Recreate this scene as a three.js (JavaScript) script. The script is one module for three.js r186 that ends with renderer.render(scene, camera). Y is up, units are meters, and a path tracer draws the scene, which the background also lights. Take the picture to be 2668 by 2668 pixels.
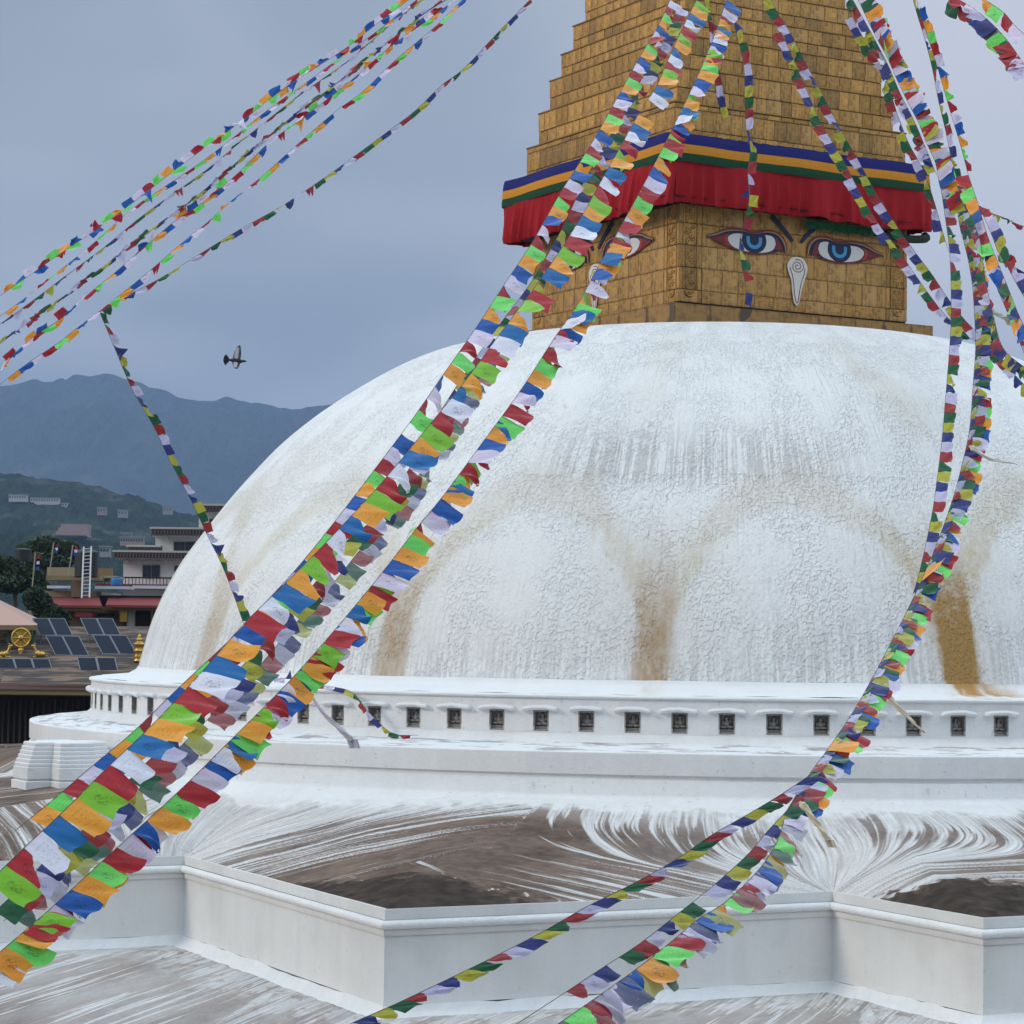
import * as THREE from 'three';
import { mergeGeometries, mergeVertices } from 'three/addons/utils/BufferGeometryUtils.js';
import { RoundedBoxGeometry } from 'three/addons/geometries/RoundedBoxGeometry.js';

// ---------------------------------------------------------------- camera
const scene = new THREE.Scene();
const FOCAL = 6490, HALF = 1334;                       // in pixels of the 2668 x 2668 photograph
const camera = new THREE.PerspectiveCamera(2 * Math.atan(HALF / FOCAL) * 180 / Math.PI, 1, 0.5, 60000);
camera.position.set(-6.09, 12.5, 74.94);
camera.rotation.order = 'YXZ';
camera.rotation.set(0.0497, 0, 0.0119);
camera.updateMatrixWorld(true);

const renderer = new THREE.WebGLRenderer({ antialias: true });
renderer.toneMapping = THREE.LinearToneMapping;
renderer.toneMappingExposure = 1.0;
renderer.shadowMap.enabled = true;

// ---------------------------------------------------------------- noise
function rng(seed) { let s = seed >>> 0; return () => { s = (s + 0x6D2B79F5) >>> 0; let t = s; t = Math.imul(t ^ (t >>> 15), t | 1); t ^= t + Math.imul(t ^ (t >>> 7), t | 61); return ((t ^ (t >>> 14)) >>> 0) / 4294967296; }; }
const PERM = new Float32Array(65536); { const r = rng(77); for (let i = 0; i < 65536; i++) PERM[i] = r(); }
const lat = (x, y) => PERM[(Math.imul(x, 73856093) ^ Math.imul(y, 19349663)) >>> 3 & 65535];
function vn(x, y) {
  const xi = Math.floor(x), yi = Math.floor(y), fx = x - xi, fy = y - yi;
  const u = fx * fx * (3 - 2 * fx), v = fy * fy * (3 - 2 * fy);
  const a = lat(xi, yi), b = lat(xi + 1, yi), c = lat(xi, yi + 1), d = lat(xi + 1, yi + 1);
  return a + (b - a) * u + (c - a) * v + (a - b - c + d) * u * v;
}
function fbm(x, y, o = 4) { let s = 0, a = 0.5, n = 0; for (let i = 0; i < o; i++) { s += a * vn(x, y); n += a; x = x * 2.03 + 17.1; y = y * 2.03 + 5.3; a *= 0.5; } return s / n; }
const clamp = (x, a = 0, b = 1) => Math.min(b, Math.max(a, x));
const sst = (a, b, x) => { const t = clamp((x - a) / (b - a)); return t * t * (3 - 2 * t); };
const mix = (a, b, t) => a + (b - a) * t;
const toS = x => x <= 0.0031308 ? 12.92 * x : 1.055 * Math.pow(x, 1 / 2.4) - 0.055;

// ---------------------------------------------------------------- sky: overcast, brighter overhead
{
  const W = 1024, H = 512, d = new Float32Array(W * H * 4);
  for (let j = 0; j < H; j++) {
    const el = ((j + 0.5) / H - 0.5) * Math.PI;
    for (let i = 0; i < W; i++) {
      const az = ((i + 0.5) / W - 0.5) * 2 * Math.PI;
      const x = Math.cos(el) * Math.cos(az), z = Math.cos(el) * Math.sin(az), y = Math.sin(el);
      const k = 1 / (Math.max(y, 0) + 0.28);
      let c = fbm(x * k * 1.7 + 9 + fbm(x * k * 5, z * k * 5, 3) * 0.5, z * k * 1.7 + 3, 5);
      c = clamp((c - 0.36) / 0.30);
      const right = sst(-0.35, 0.35, x + 0.35 * vn(z * 3 + 8, x * 3));
      c = clamp(c * 0.52 - 0.05 + 0.60 * right * sst(-0.02, 0.2, y));
      const up = 1 + 1.65 * sst(0.24, 0.85, y);
      const lowr = mix(0.76, 1, sst(0.0, 0.16, y));
      const o = (j * W + i) * 4;
      const tint = sst(0.2, 0.6, y);
      d[o] = mix(0.275, 0.66, c) * up * lowr * mix(1, 0.94, tint); d[o + 1] = mix(0.345, 0.69, c) * up * lowr * mix(1, 1.04, tint); d[o + 2] = mix(0.435, 0.77, c) * up * mix(0.74, 1, sst(0, .16, y)) * mix(1, 1.03, tint); d[o + 3] = 1;
    }
  }
  const t = new THREE.DataTexture(d, W, H, THREE.RGBAFormat, THREE.FloatType);
  t.mapping = THREE.EquirectangularReflectionMapping; t.magFilter = t.minFilter = THREE.LinearFilter; t.wrapS = THREE.RepeatWrapping; t.needsUpdate = true;
  scene.background = t; scene.environment = t;
}
const sun = new THREE.DirectionalLight(0xfff0da, 1.5);
sun.position.set(-80, 50, 26); sun.target.position.set(0, 10, 0);
sun.castShadow = true; sun.shadow.radius = 26;
sun.shadow.mapSize.set(2048, 2048);
Object.assign(sun.shadow.camera, { left: -60, right: 60, top: 60, bottom: -60, near: 1, far: 300 });
scene.add(sun, sun.target);
scene.fog = new THREE.FogExp2(0x8fa9cf, 0.0001);

// ---------------------------------------------------------------- helpers
const V = (x, y, z) => new THREE.Vector3(x, y, z);
/** the point that lies DEPTH metres in front of the lens plane and shows at (px, py) of the photograph */
function at(px, py, depth) {
  const d = V((px - HALF) / FOCAL, -(py - HALF) / FOCAL, -1).applyQuaternion(camera.quaternion);
  return d.multiplyScalar(depth / -d.z).add(camera.position);
}
const used = {};
function numbered(n) { const k = used[n] = (used[n] ?? -1) + 1; return k ? `${n}_${String(k).padStart(3, '0')}` : n; }
function thing(name, label, category, pos = [0, 0, 0], group) {
  const o = new THREE.Group(); o.name = numbered(name); o.position.set(...pos); scene.add(o);
  o.userData = { label, category }; if (group) o.userData.group = group; return o;
}
function mesh(name, geo, mat, parent) {
  const m = new THREE.Mesh(geo, mat); m.name = parent ? name : numbered(name); m.castShadow = m.receiveShadow = true; (parent ?? scene).add(m); return m;
}
/** a part given in world coordinates, put under a thing that stands unturned at its own position */
function wpart(name, geo, mat, parent) { const p = V(0, 0, 0); for (let o = parent; o && o !== scene; o = o.parent) p.add(o.position); geo.translate(-p.x, -p.y, -p.z); return mesh(name, geo, mat, parent); }
function structure(o, label) { o.userData = { label, kind: 'structure' }; return o; }
const box = (w, h, d, x = 0, y = 0, z = 0) => new THREE.BoxGeometry(w, h, d).translate(x, y, z);
const rbox = (w, h, d, r, x = 0, y = 0, z = 0) => new RoundedBoxGeometry(w, h, d, 2, r).translate(x, y, z);
function merge(list) { return mergeGeometries(list.map(g => { const n = g.index ? g.toNonIndexed() : g; for (const k of Object.keys(n.attributes)) if (!['position', 'normal', 'uv'].includes(k)) n.deleteAttribute(k); return n; })); }
function std(o) { const m = new THREE.MeshStandardMaterial({ roughness: 0.9, metalness: 0, side: THREE.DoubleSide, ...o }); return m; }
const matte = o => new THREE.MeshPhysicalMaterial({ side: THREE.DoubleSide, specularIntensity: 0.15, ...o });
const lin = (r, g, b) => new THREE.Color().setRGB(r, g, b);
function grid(nu, nv, f, uvf) {                          // an indexed sheet of (nu+1) x (nv+1) points
  const p = new Float32Array((nu + 1) * (nv + 1) * 3), uv = new Float32Array((nu + 1) * (nv + 1) * 2), idx = [];
  for (let j = 0, k = 0; j <= nv; j++) for (let i = 0; i <= nu; i++, k++) {
    const q = f(i / nu, j / nv, i, j); p[k * 3] = q[0]; p[k * 3 + 1] = q[1]; p[k * 3 + 2] = q[2];
    const w = uvf ? uvf(i / nu, j / nv, q) : [i / nu, j / nv]; uv[k * 2] = w[0]; uv[k * 2 + 1] = w[1];
  }
  for (let j = 0; j < nv; j++) for (let i = 0; i < nu; i++) { const a = j * (nu + 1) + i, b = a + 1, c = a + nu + 1, d = c + 1; idx.push(a, c, b, b, c, d); }
  const g = new THREE.BufferGeometry(); g.setAttribute('position', new THREE.BufferAttribute(p, 3)); g.setAttribute('uv', new THREE.BufferAttribute(uv, 2)); g.setIndex(idx); g.computeVertexNormals(); return g;
}
/** colour texture from linear colours; f(x, y) -> [r, g, b] with x, y in 0..1 */
function colorTex(W, H, f, wrap = THREE.RepeatWrapping) {
  const d = new Uint8Array(W * H * 4);
  for (let j = 0, o = 0; j < H; j++) for (let i = 0; i < W; i++, o += 4) { const c = f((i + 0.5) / W, (j + 0.5) / H); d[o] = toS(clamp(c[0])) * 255; d[o + 1] = toS(clamp(c[1])) * 255; d[o + 2] = toS(clamp(c[2])) * 255; d[o + 3] = 255; }
  const t = new THREE.DataTexture(d, W, H); t.colorSpace = THREE.SRGBColorSpace; t.magFilter = THREE.LinearFilter; t.minFilter = THREE.LinearMipmapLinearFilter; t.generateMipmaps = true; t.wrapS = t.wrapT = wrap; t.needsUpdate = true; return t;
}
function grayTex(W, H, f, wrap = THREE.RepeatWrapping) {
  const d = new Uint8Array(W * H * 4);
  for (let j = 0, o = 0; j < H; j++) for (let i = 0; i < W; i++, o += 4) { const v = clamp(f((i + 0.5) / W, (j + 0.5) / H)) * 255; d[o] = d[o + 1] = d[o + 2] = v; d[o + 3] = 255; }
  const t = new THREE.DataTexture(d, W, H); t.magFilter = THREE.LinearFilter; t.minFilter = THREE.LinearMipmapLinearFilter; t.generateMipmaps = true; t.wrapS = t.wrapT = wrap; t.needsUpdate = true; return t;
}

// ---------------------------------------------------------------- plaster
const plasterTex = colorTex(1024, 1024, (x, y) => {
  const X = x * 8, Y = y * 8;                           // 8 m square
  const n = fbm(X * 1.3, Y * 1.3, 5), f = fbm(X * 14, Y * 14, 3), s = fbm(X * 5, Y * 0.7, 4);
  let v = 0.765 + 0.09 * (n - 0.5) + 0.05 * (f - 0.5) + 0.06 * (s - 0.5);
  const warm = 0.03 * (fbm(X * 0.9 + 40, Y * 0.9, 3) - 0.5);
  const speck = sst(0.78, 0.84, fbm(X * 9 + 100, Y * 9, 3)) * 0.13; v -= speck;
  return [v + warm, v, v - warm * 1.2 + 0.006];
});
const plasterBump = grayTex(512, 512, (x, y) => 0.5 * fbm(x * 160, y * 160, 3) + 0.5 * fbm(x * 24, y * 24, 3));
const plaster = std({ map: plasterTex, bumpMap: plasterBump, bumpScale: 0.012, roughness: 0.95 });
plasterTex.repeat.set(1 / 8, 1 / 8); plasterBump.repeat.set(1 / 4, 1 / 4);    // uv in metres

// ================================================================= STUPA: dome, niche drum, plinth
const PROFILE = [[17.15, 11.22], [17.07, 11.45], [16.66, 12.92], [16.02, 14.29], [15.15, 15.56], [14.05, 16.94], [12.71, 18.34], [11.14, 19.51], [9.31, 20.56], [7.71, 21.06], [5.56, 21.32], [3, 21.5], [0.02, 21.55]];
const COLS = [-105, -81, -56.3, -32, -9.4, 15.2, 40, 64, 88], COLW = [.7, .7, .6, .9, 1.05, 1.5, 1.2, .9, .9];
const domeCurve = new THREE.SplineCurve(PROFILE.map(p => new THREE.Vector2(...p)));
const ARC = domeCurve.getLength();
const TH0 = -92, TH1 = 46;                                // the arc that the texture covers, degrees
function domeMarks(th, s) {
  // lobed bands of saffron wash that run down in columns
  const wob = (fbm(th * 0.42, s * 0.9, 4) - 0.5), g = fbm(th * 3.1, s * 6, 3);
  const thw = th + wob * 2.2 * sst(1.5, 4.5, s) + 0.7 * (vn(th * 1.7, s * 0.5) - 0.5);
  let k = 0; while (k < COLS.length - 2 && thw > COLS[k + 1]) k++;
  const t = clamp((thw - COLS[k]) / (COLS[k + 1] - COLS[k])), x = Math.abs(2 * t - 1), near = t < 0.5 ? k : k + 1;
  const S = 4.85 * Math.pow(1 - Math.pow(x, 2.2), 0.8), d = s - S + wob * 0.9;
  const dth = Math.abs(thw - COLS[near]) * (Math.PI / 180) * 16.5;      // metres from the column
  const band = sst(-0.15, 0.5, d) * (1 - sst(0.9, 2.3, d + (g - 0.5) * 0.6)) * sst(0.4, 2.2, s + 0.8);
  const strong = COLW[near];
  const col = Math.exp(-Math.pow(dth / (0.43 + 0.03 * s + 0.10 * (vn(s * 1.3, near * 7) - 0.5)), 6)) * (1 - sst(0.8, 4.8, s)) * strong;
  const fan = Math.exp(-Math.pow(dth / (0.5 + 0.32 * s), 2)) * (1 - sst(3.2, 5.6, s)) * 0.42 * strong;
  const side = th > 11 ? 1.5 : 1;
  const high = (Math.exp(-Math.pow((th + 11.3 + wob * 5) / 2.2, 2)) * sst(7.5, 9, s) + 1.3 * Math.exp(-Math.pow((th - 14.8 - (11 - s) * 1.2 + wob * 6) / 2.6, 2)) * sst(6.8, 8.4, s) * (1 - sst(11, 13, s)) + 0.9 * Math.exp(-Math.pow((th + 60 + wob * 6) / 5, 2)) * sst(4, 5.5, s) * (1 - sst(7, 8.5, s))) * 0.34;
  return { tan: (band * 0.62 * side + fan + high) * (0.45 + 1.1 * g), ochre: col * (0.62 + 0.75 * g), hot: th > 10 && th < 22 ? 1 : 0, wob, g, dth, s };
}
function streakMarks(th, s) {                             // grey bare plaster between drips of lime
  const drip = vn(th * 5.2, s * 0.45) * 0.6 + vn(th * 13, s * 0.9) * 0.4, brk = fbm(th * 4, s * 5, 3);
  const mid = sst(5.3, 6.1, s) * (1 - sst(6.6, 8.3, s)) * sst(-26, -17, th) * (1 - sst(2, 14, th));
  const low = (1 - sst(0.7, 2.6, s + 1.4 * (vn(th * 0.23, 3.3) - 0.4))) * (0.35 + 0.9 * fbm(th * 0.17 + 4, 9.1, 2));
  const m = Math.max(mid * 0.95, low * 0.75);
  return clamp(m * sst(0.42, 0.62, drip * 0.75 + brk * 0.3));
}
const domeTex = colorTex(2048, 1024, (x, y) => {
  const th = mix(TH0, TH1, x), s = y * ARC, m = domeMarks(th, s), st = streakMarks(th, s);
  const n = fbm(th * 0.9, s * 3, 4), f = fbm(th * 6, s * 20, 2);
  let v = 0.80 + 0.05 * (n - 0.5) + 0.05 * (f - 0.5), r = v, gg = v * 1.0, b = v * 1.0;
  const spot = sst(0.76, 0.82, fbm(th * 3.1 + 50, s * 10 + 9, 3)) * 0.22 * sst(0.5, 0.66, fbm(th * 0.2, s * 0.5, 2)) + 0.10 * sst(0.56, 0.75, fbm(th * 4.1 + 9, s * 14, 2)) * sst(0.4, 0.62, fbm(th * 0.16 + 3, s * 0.42, 3)); r -= spot; gg -= spot; b -= spot;
  const a = clamp(st * 0.62); r = mix(r, 0.42, a); gg = mix(gg, 0.405, a); b = mix(b, 0.40, a);
  const t = clamp(m.tan * 0.55); r = mix(r, 0.58, t); gg = mix(gg, 0.49, t); b = mix(b, 0.35, t);
  const o = clamp(m.ochre * 0.85) * (m.hot ? 1 : 0.85); r = mix(r, m.hot ? 0.385 : 0.40, o); gg = mix(gg, m.hot ? 0.225 : 0.265, o); b = mix(b, m.hot ? 0.075 : 0.145, o);
  return [r, gg, b];
}, THREE.MirroredRepeatWrapping);
const domeBump = (() => {                                  // lumps of thrown lime, a 6 m tile
  const N = 1024, C = 66, cell = N / C, H = new Float32Array(N * N), r = rng(909);
  const P = []; for (let k = 0; k < C * C * 1.5; k++) P.push([r() * N, r() * N, cell * (0.28 + 0.5 * r() * r()), 0.35 + 0.65 * r(), 0.8 + 0.9 * r()]);
  for (const [x, y, R, h, e] of P) { const amt = h * (0.25 + 0.75 * sst(0.35, 0.62, fbm(x / 210, y / 210, 2))), q = Math.ceil(R * 1.8); for (let j = -q; j <= q; j++) for (let i = -q; i <= q; i++) { const d = Math.hypot(i, j / e) / R; if (d < 1) { const k = ((x + i | 0) % N + N) % N + (((y + j | 0) % N + N) % N) * N; H[k] = Math.max(H[k], amt * Math.sqrt(1 - d * d)); } } }
  const t = grayTex(N, N, (u, v) => { const i = Math.floor(u * N), j = Math.floor(v * N); return 0.12 + 0.62 * H[i + j * N] + 0.34 * (vn(u * 80, v * 7) - 0.5) + 0.10 * (vn(u * 260, v * 260) - 0.5); });
  t.repeat.set(40 / 6, ARC / 6); return t;
})();
const domeMat = std({ map: domeTex, bumpMap: domeBump, bumpScale: 0.046, roughness: 0.95 });

const stupa = thing('stupa_dome', 'huge whitewashed stupa dome with ochre lobed stains on a drum of small niches', 'stupa', [0, 8.9, 0]);
wpart('dome', grid(360, 90, (u, v) => {
  const p = domeCurve.getPointAt(v), th = (TH0 + u * 360) * Math.PI / 180;
  const w = 0.05 * (fbm(u * 120, v * 14, 3) - 0.5) * Math.min(1, p.x / 4);
  return [Math.sin(th) * (p.x + w), p.y, Math.cos(th) * (p.x + w)];
}, (u, v) => [u * 360 / (TH1 - TH0), v]), domeMat, stupa);

function ringStrip(prof, t0, t1, n, wob = 0) {           // a profile [[R, y], ...] swept round the axis; uv in metres
  const len = [0]; for (let i = 1; i < prof.length; i++) len.push(len[i - 1] + Math.hypot(prof[i][0] - prof[i - 1][0], prof[i][1] - prof[i - 1][1]));
  return grid(n, prof.length - 1, (u, v, i, j) => { const th = mix(t0, t1, u), w = wob * (fbm(u * n * 0.23 + j * 3, j * 0.7, 3) - 0.5); return [Math.sin(th) * (prof[j][0] + w), prof[j][1] + w * 0.7, Math.cos(th) * (prof[j][0] + w)]; }, (u, v, q) => [mix(t0, t1, u) * 18.4, len[Math.round(v * (prof.length - 1))]]);
}
const FULL0 = -Math.PI, FULL1 = Math.PI;
// lime-splashed shelf texture
const shelfTex = colorTex(1024, 512, (x, y) => {
  const X = x * 12, Y = y * 6, n = fbm(X * 1.4, Y * 3.5, 5), f = fbm(X * 9, Y * 14, 3);
  const bare = sst(0.53, 0.66, n * 0.75 + f * 0.25), dark = sst(0.66, 0.72, fbm(X * 1.1 + 9, Y * 4 + 2, 4));
  let c = [0.77, 0.77, 0.775]; c = c.map((v, i) => mix(v + 0.05 * (f - 0.5), [0.50, 0.46, 0.45][i], bare * 0.8)); return c.map((v, i) => mix(v, [0.26, 0.22, 0.21][i], dark * 0.6));
});
shelfTex.repeat.set(1 / 12, 1 / 6);
const shelfMat = std({ map: shelfTex, bumpMap: plasterBump, bumpScale: 0.02, roughness: 0.95 });

// drum with 108 small niches
const DR = 18.4, DY0 = 10.2, DY1 = 11.12, NY0 = 10.36, NY1 = 10.775, NSTEP = Math.PI * 2 / 108, NPH = -0.0635, NW = 0.155 / 18.4;
{
  const pos = [], uv = [], P = (th, y, R = DR) => [Math.sin(th) * R, y, Math.cos(th) * R];
  const q = (a, b, c, d, ua) => { for (const [p, k] of [[a, 0], [b, 1], [c, 2], [a, 0], [c, 2], [d, 3]]) { pos.push(...p); uv.push(...ua[k]); } };
  for (let k = 0; k < 108; k++) {
    const c = NPH + k * NSTEP, T = [c - NSTEP / 2, c - NSTEP / 4, c - NW, c + NW, c + NSTEP / 4, c + NSTEP / 2], Y = [DY0, NY0, NY1, DY1];
    for (let i = 0; i < 5; i++) for (let j = 0; j < 3; j++) {
      if (i === 2 && j === 1) continue;
      q(P(T[i], Y[j]), P(T[i + 1], Y[j]), P(T[i + 1], Y[j + 1]), P(T[i], Y[j + 1]), [[T[i] * DR, Y[j]], [T[i + 1] * DR, Y[j]], [T[i + 1] * DR, Y[j + 1]], [T[i] * DR, Y[j + 1]]]);
    }
  }
  const g = new THREE.BufferGeometry(); g.setAttribute('position', new THREE.Float32BufferAttribute(pos, 3)); g.setAttribute('uv', new THREE.Float32BufferAttribute(uv, 2)); g.computeVertexNormals();
  wpart('drum', mergeVertices(g), plaster, stupa); stupa.children.at(-1).geometry.computeVertexNormals();
}
wpart('drum_coping', ringStrip([[18.41, 11.085], [18.455, 11.10], [18.47, 11.135], [18.44, 11.165], [18.3, 11.185]], FULL0, FULL1, 720, 0.03), plaster, stupa);
const shoulderTex = colorTex(2048, 64, (x, y) => {
  const th = mix(TH0, TH1, x), X = th * 0.3, n = fbm(X * 2, y * 1.5, 4), f = fbm(X * 12, y * 9, 2); let c = [0.785, 0.79, 0.795].map(v => v + 0.04 * (n - 0.5) + 0.03 * (f - 0.5));
  const w = fbm(X * 4, y * 2.5, 3), k3 = Math.exp(-Math.pow((th - 16.4 - (1 - y) * 2.2 + (w - 0.5) * 4) / (1.9 + 1.6 * (1 - y)), 2)) * sst(0.15, 0.65, y + (w - 0.5) * 0.9), k2 = Math.exp(-Math.pow((th + 9.2 + (w - 0.5) * 2) / 0.8, 2)) * 0.45 * w;
  const spill = clamp(k3 * (0.4 + 0.9 * w)); c = c.map((v, i) => mix(v, [0.44, 0.25, 0.075][i], spill)); return c.map((v, i) => mix(v, [0.56, 0.44, 0.24][i], clamp(k2)));
}, THREE.MirroredRepeatWrapping);
wpart('drum_shoulder', ringStrip([[18.3, 11.186], [17.9, 11.22], [17.4, 11.27], [17.12, 11.40], [17.07, 11.5]], TH0 * Math.PI / 180, TH0 * Math.PI / 180 + Math.PI * 2, 720, 0.05), std({ map: shoulderTex }), stupa);
{ const uv = stupa.children.at(-1).geometry.attributes.uv; for (let i = 0; i < uv.count; i++) uv.setXY(i, (uv.getX(i) / 18.4 * 180 / Math.PI - TH0) / (TH1 - TH0), Math.min(1, uv.getY(i) / 1.45)); }
wpart('drum_foot', ringStrip([[18.405, 10.29], [18.43, 10.24], [18.55, 10.15], [18.8, 10.05]], FULL0, FULL1, 720, 0.05), plaster, stupa);
wpart('shelf', ringStrip([[18.6, 10.115], [19.1, 10.05], [19.6, 9.99], [20.06, 9.955]], FULL0, FULL1, 480, 0.03), shelfMat, stupa);
wpart('plinth', ringStrip([[20.04, 9.965], [20.12, 9.955], [20.125, 9.93], [20.12, 9.47], [20.05, 9.465], [20.05, 9.36], [20.09, 9.355], [20.13, 9.345], [20.15, 9.05], [20.25, 8.96], [20.5, 8.84], [20.8, 8.55], [20.9, 7.9]], FULL0, FULL1, 720, 0.012), plaster, stupa);

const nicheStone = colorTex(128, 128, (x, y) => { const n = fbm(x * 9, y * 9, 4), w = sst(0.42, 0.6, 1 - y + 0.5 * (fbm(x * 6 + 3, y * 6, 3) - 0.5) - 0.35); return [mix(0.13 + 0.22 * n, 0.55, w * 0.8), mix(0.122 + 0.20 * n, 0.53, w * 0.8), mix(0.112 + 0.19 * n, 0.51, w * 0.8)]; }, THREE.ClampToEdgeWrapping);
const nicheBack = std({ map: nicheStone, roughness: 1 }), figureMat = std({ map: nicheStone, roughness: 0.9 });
const hoodMat = std({ map: plasterTex, bumpMap: plasterBump, bumpScale: 0.02 });
{
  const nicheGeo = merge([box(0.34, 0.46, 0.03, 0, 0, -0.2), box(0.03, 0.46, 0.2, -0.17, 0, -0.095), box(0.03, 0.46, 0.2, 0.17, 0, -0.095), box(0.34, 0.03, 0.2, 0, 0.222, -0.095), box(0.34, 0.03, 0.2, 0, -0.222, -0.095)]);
  const sph = (r, x, y, z, sx = 1, sy = 1, sz = 1) => new THREE.SphereGeometry(r, 8, 6).scale(sx, sy, sz).translate(x, y, z);
  const fig = v => merge([sph(0.045, 0, 0.12, -0.15, 1, 1.15), sph(0.075, 0, 0.0, -0.155, 1, 1.25, .8), sph(0.06, -0.075, -0.075, -0.13, 1.5, 0.6), sph(0.06, 0.075, -0.075, -0.13, 1.5, 0.6), sph(0.028, -0.085, 0.01, -0.14, 1, 2.2), sph(0.028, 0.085, 0.01 + 0.05 * v, -0.14, 1, 2.2), box(0.28, 0.08, 0.08, 0, -0.17, -0.13), new THREE.TorusGeometry(0.1, 0.015, 5, 12).translate(0, 0.1, -0.175)]);
  const figs = [fig(0), fig(0.6), fig(1)], r = rng(5);
  const hoods = [0, 1, 2, 3].map(() => { const w = 0.74 + 0.2 * r(); const g = new THREE.CapsuleGeometry(0.062, w - 0.12, 4, 10, 6).rotateZ(Math.PI / 2).scale(1, 1.05, 2.0); const p = g.attributes.position; for (let i = 0; i < p.count; i++) { const n = fbm(p.getX(i) * 9 + w * 70, p.getZ(i) * 20, 2) - 0.5; p.setY(i, p.getY(i) * (p.getY(i) < 0 ? 0.75 : 1) + n * 0.04 - 0.25 * p.getX(i) * p.getX(i)); } g.computeVertexNormals(); return g; });
  for (let k = -26; k <= 11; k++) {
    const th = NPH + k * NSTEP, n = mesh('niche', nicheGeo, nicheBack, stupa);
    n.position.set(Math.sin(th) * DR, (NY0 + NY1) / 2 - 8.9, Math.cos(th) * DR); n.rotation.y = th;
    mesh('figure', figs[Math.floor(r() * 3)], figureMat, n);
    const h = mesh('hood', hoods[Math.floor(r() * 4)], hoodMat, n); h.position.set(0.03 * (r() - 0.5), 0.295, 0.035); h.rotation.z = 0.03 * (r() - 0.5);
  }
}

// ================================================================= TOWER
const PH = 0.5225, TY = 21.4;
const tower = thing('stupa_tower', 'square golden stupa tower with painted eyes under stepped gilded tiers', 'tower', [0, TY, 0]);
tower.rotation.y = PH;                                   // local +z: the face on the right, local -x: the face on the left
const goldTexs = [0, 1, 2, 3].map(q => colorTex(128, 128, (x, y) => {
  const n = fbm(x * 4 + q * 31, y * 4, 4), f = fbm(x * 22 + q * 9, y * 22, 3), s = fbm(x * 14 + q * 5, y * 1.6 + q, 3);
  const edge = Math.min(x, 1 - x, y, 1 - y), worn = (1 - sst(0.0, 0.09, edge + 0.1 * (f - 0.55)));
  const tarn = clamp(sst(0.42, 0.74, n * 0.6 + s * 0.4) * 0.75 + worn * 0.35);
  return [mix(0.60 + 0.14 * (f - 0.5), 0.27, tarn), mix(0.362 + 0.10 * (f - 0.5), 0.155, tarn), mix(0.135, 0.07, tarn)];
}, THREE.ClampToEdgeWrapping));
const goldBump = grayTex(256, 256, (x, y) => 0.6 * fbm(x * 5, y * 5, 3) + 0.4 * fbm(x * 26, y * 26, 2));
const goldRough = grayTex(128, 128, (x, y) => 0.36 + 0.4 * fbm(x * 6, y * 6, 4));
const golds = []; for (let i = 0; i < 12; i++) { const k = [0.74, 0.86, 1.0, 0.95, 1.14, 1.04, 0.80, 1.07, 0.98, 1.2, 0.9, 1.1][i], h = PERM[i * 91 + 5] - 0.5; golds.push(std({ map: goldTexs[i % 4], color: lin(k, k * (0.97 + 0.06 * h), k * (0.92 + 0.3 * h)), metalness: 0.85, roughness: 1, roughnessMap: goldRough, bumpMap: goldBump, bumpScale: 0.012, side: THREE.FrontSide })); }
const tarnish = std({ color: lin(0.05, 0.035, 0.022), metalness: 0.2, roughness: 0.8 });
const ledgeGold = std({ map: goldTexs[1], color: lin(0.7, 0.66, 0.6), metalness: 0.85, roughness: 0.55 });
/** a sheet-metal plate, slightly dished, 1 x 1, front at z = 0 */
function plateGeo(seed) {
  const r = rng(seed), e = 0.006, j = () => (r() - 0.5) * 0.008;
  const g = new THREE.BoxGeometry(1, 1, 0.03, 2, 2, 1), p = g.attributes.position;
  for (let i = 0; i < p.count; i++) { const x = p.getX(i), y = p.getY(i), z = p.getZ(i); p.setZ(i, z > 0 ? (Math.abs(x) < 0.3 && Math.abs(y) < 0.3 ? 0.006 + 0.018 * seedn(seed) : 0) + (Math.abs(x) > 0.4 ? -0.004 : 0) : -0.03); if (z > 0) { p.setX(i, x * (1 - e)); p.setY(i, y * (1 - e)); } }
  g.computeVertexNormals(); return g;
}
const seedn = s => PERM[s * 97 & 65535] - 0.35;
const plates = [1, 2, 3, 4, 5, 6].map(plateGeo);
const rp = rng(4242);
function cuts(a, b, w, jit) { const out = [a]; let x = a; while (x < b - w * 1.35) { x += w * (1 + (rp() - 0.5) * jit); out.push(x); } out.push(b); return out; }
/** individual plates over the rectangle u0..u1 x v0..v1 of one face; face 'z' or 'x' (local -x) at distance off */
function platesOn(parent, name, face, u0, u1, v0, v1, off, w, jit = 0.5, y0 = 0, cx = 0, cz = 0) {
  const c = cuts(u0, u1, w, jit);
  for (let i = 0; i + 1 < c.length; i++) {
    const m = mesh(name, plates[Math.floor(rp() * 6)], name === 'base_panel' ? dirtyGolds[Math.floor(rp() * 3)] : golds[name === 'wall_panel' ? [2, 3, 5, 7, 8][Math.floor(rp() * 5)] : Math.floor(rp() * 12)], parent), u = (c[i] + c[i + 1]) / 2, v = (v0 + v1) / 2 - y0;
    m.scale.set(c[i + 1] - c[i] - 0.006, v1 - v0 - 0.016, 1);
    const d = off + (rp() - 0.5) * 0.008;
    if (face === 'z') { m.position.set(u + cx, v, d + cz); m.rotation.set((rp() - 0.5) * 0.02, (rp() - 0.5) * 0.03, 0); } else { m.position.set(-d + cx, v, -u + cz); m.rotation.set(0, -Math.PI / 2 + (rp() - 0.5) * 0.03, 0); m.position.z = u * -1 + cz; }
  }
}
const HH = 4.056;
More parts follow.
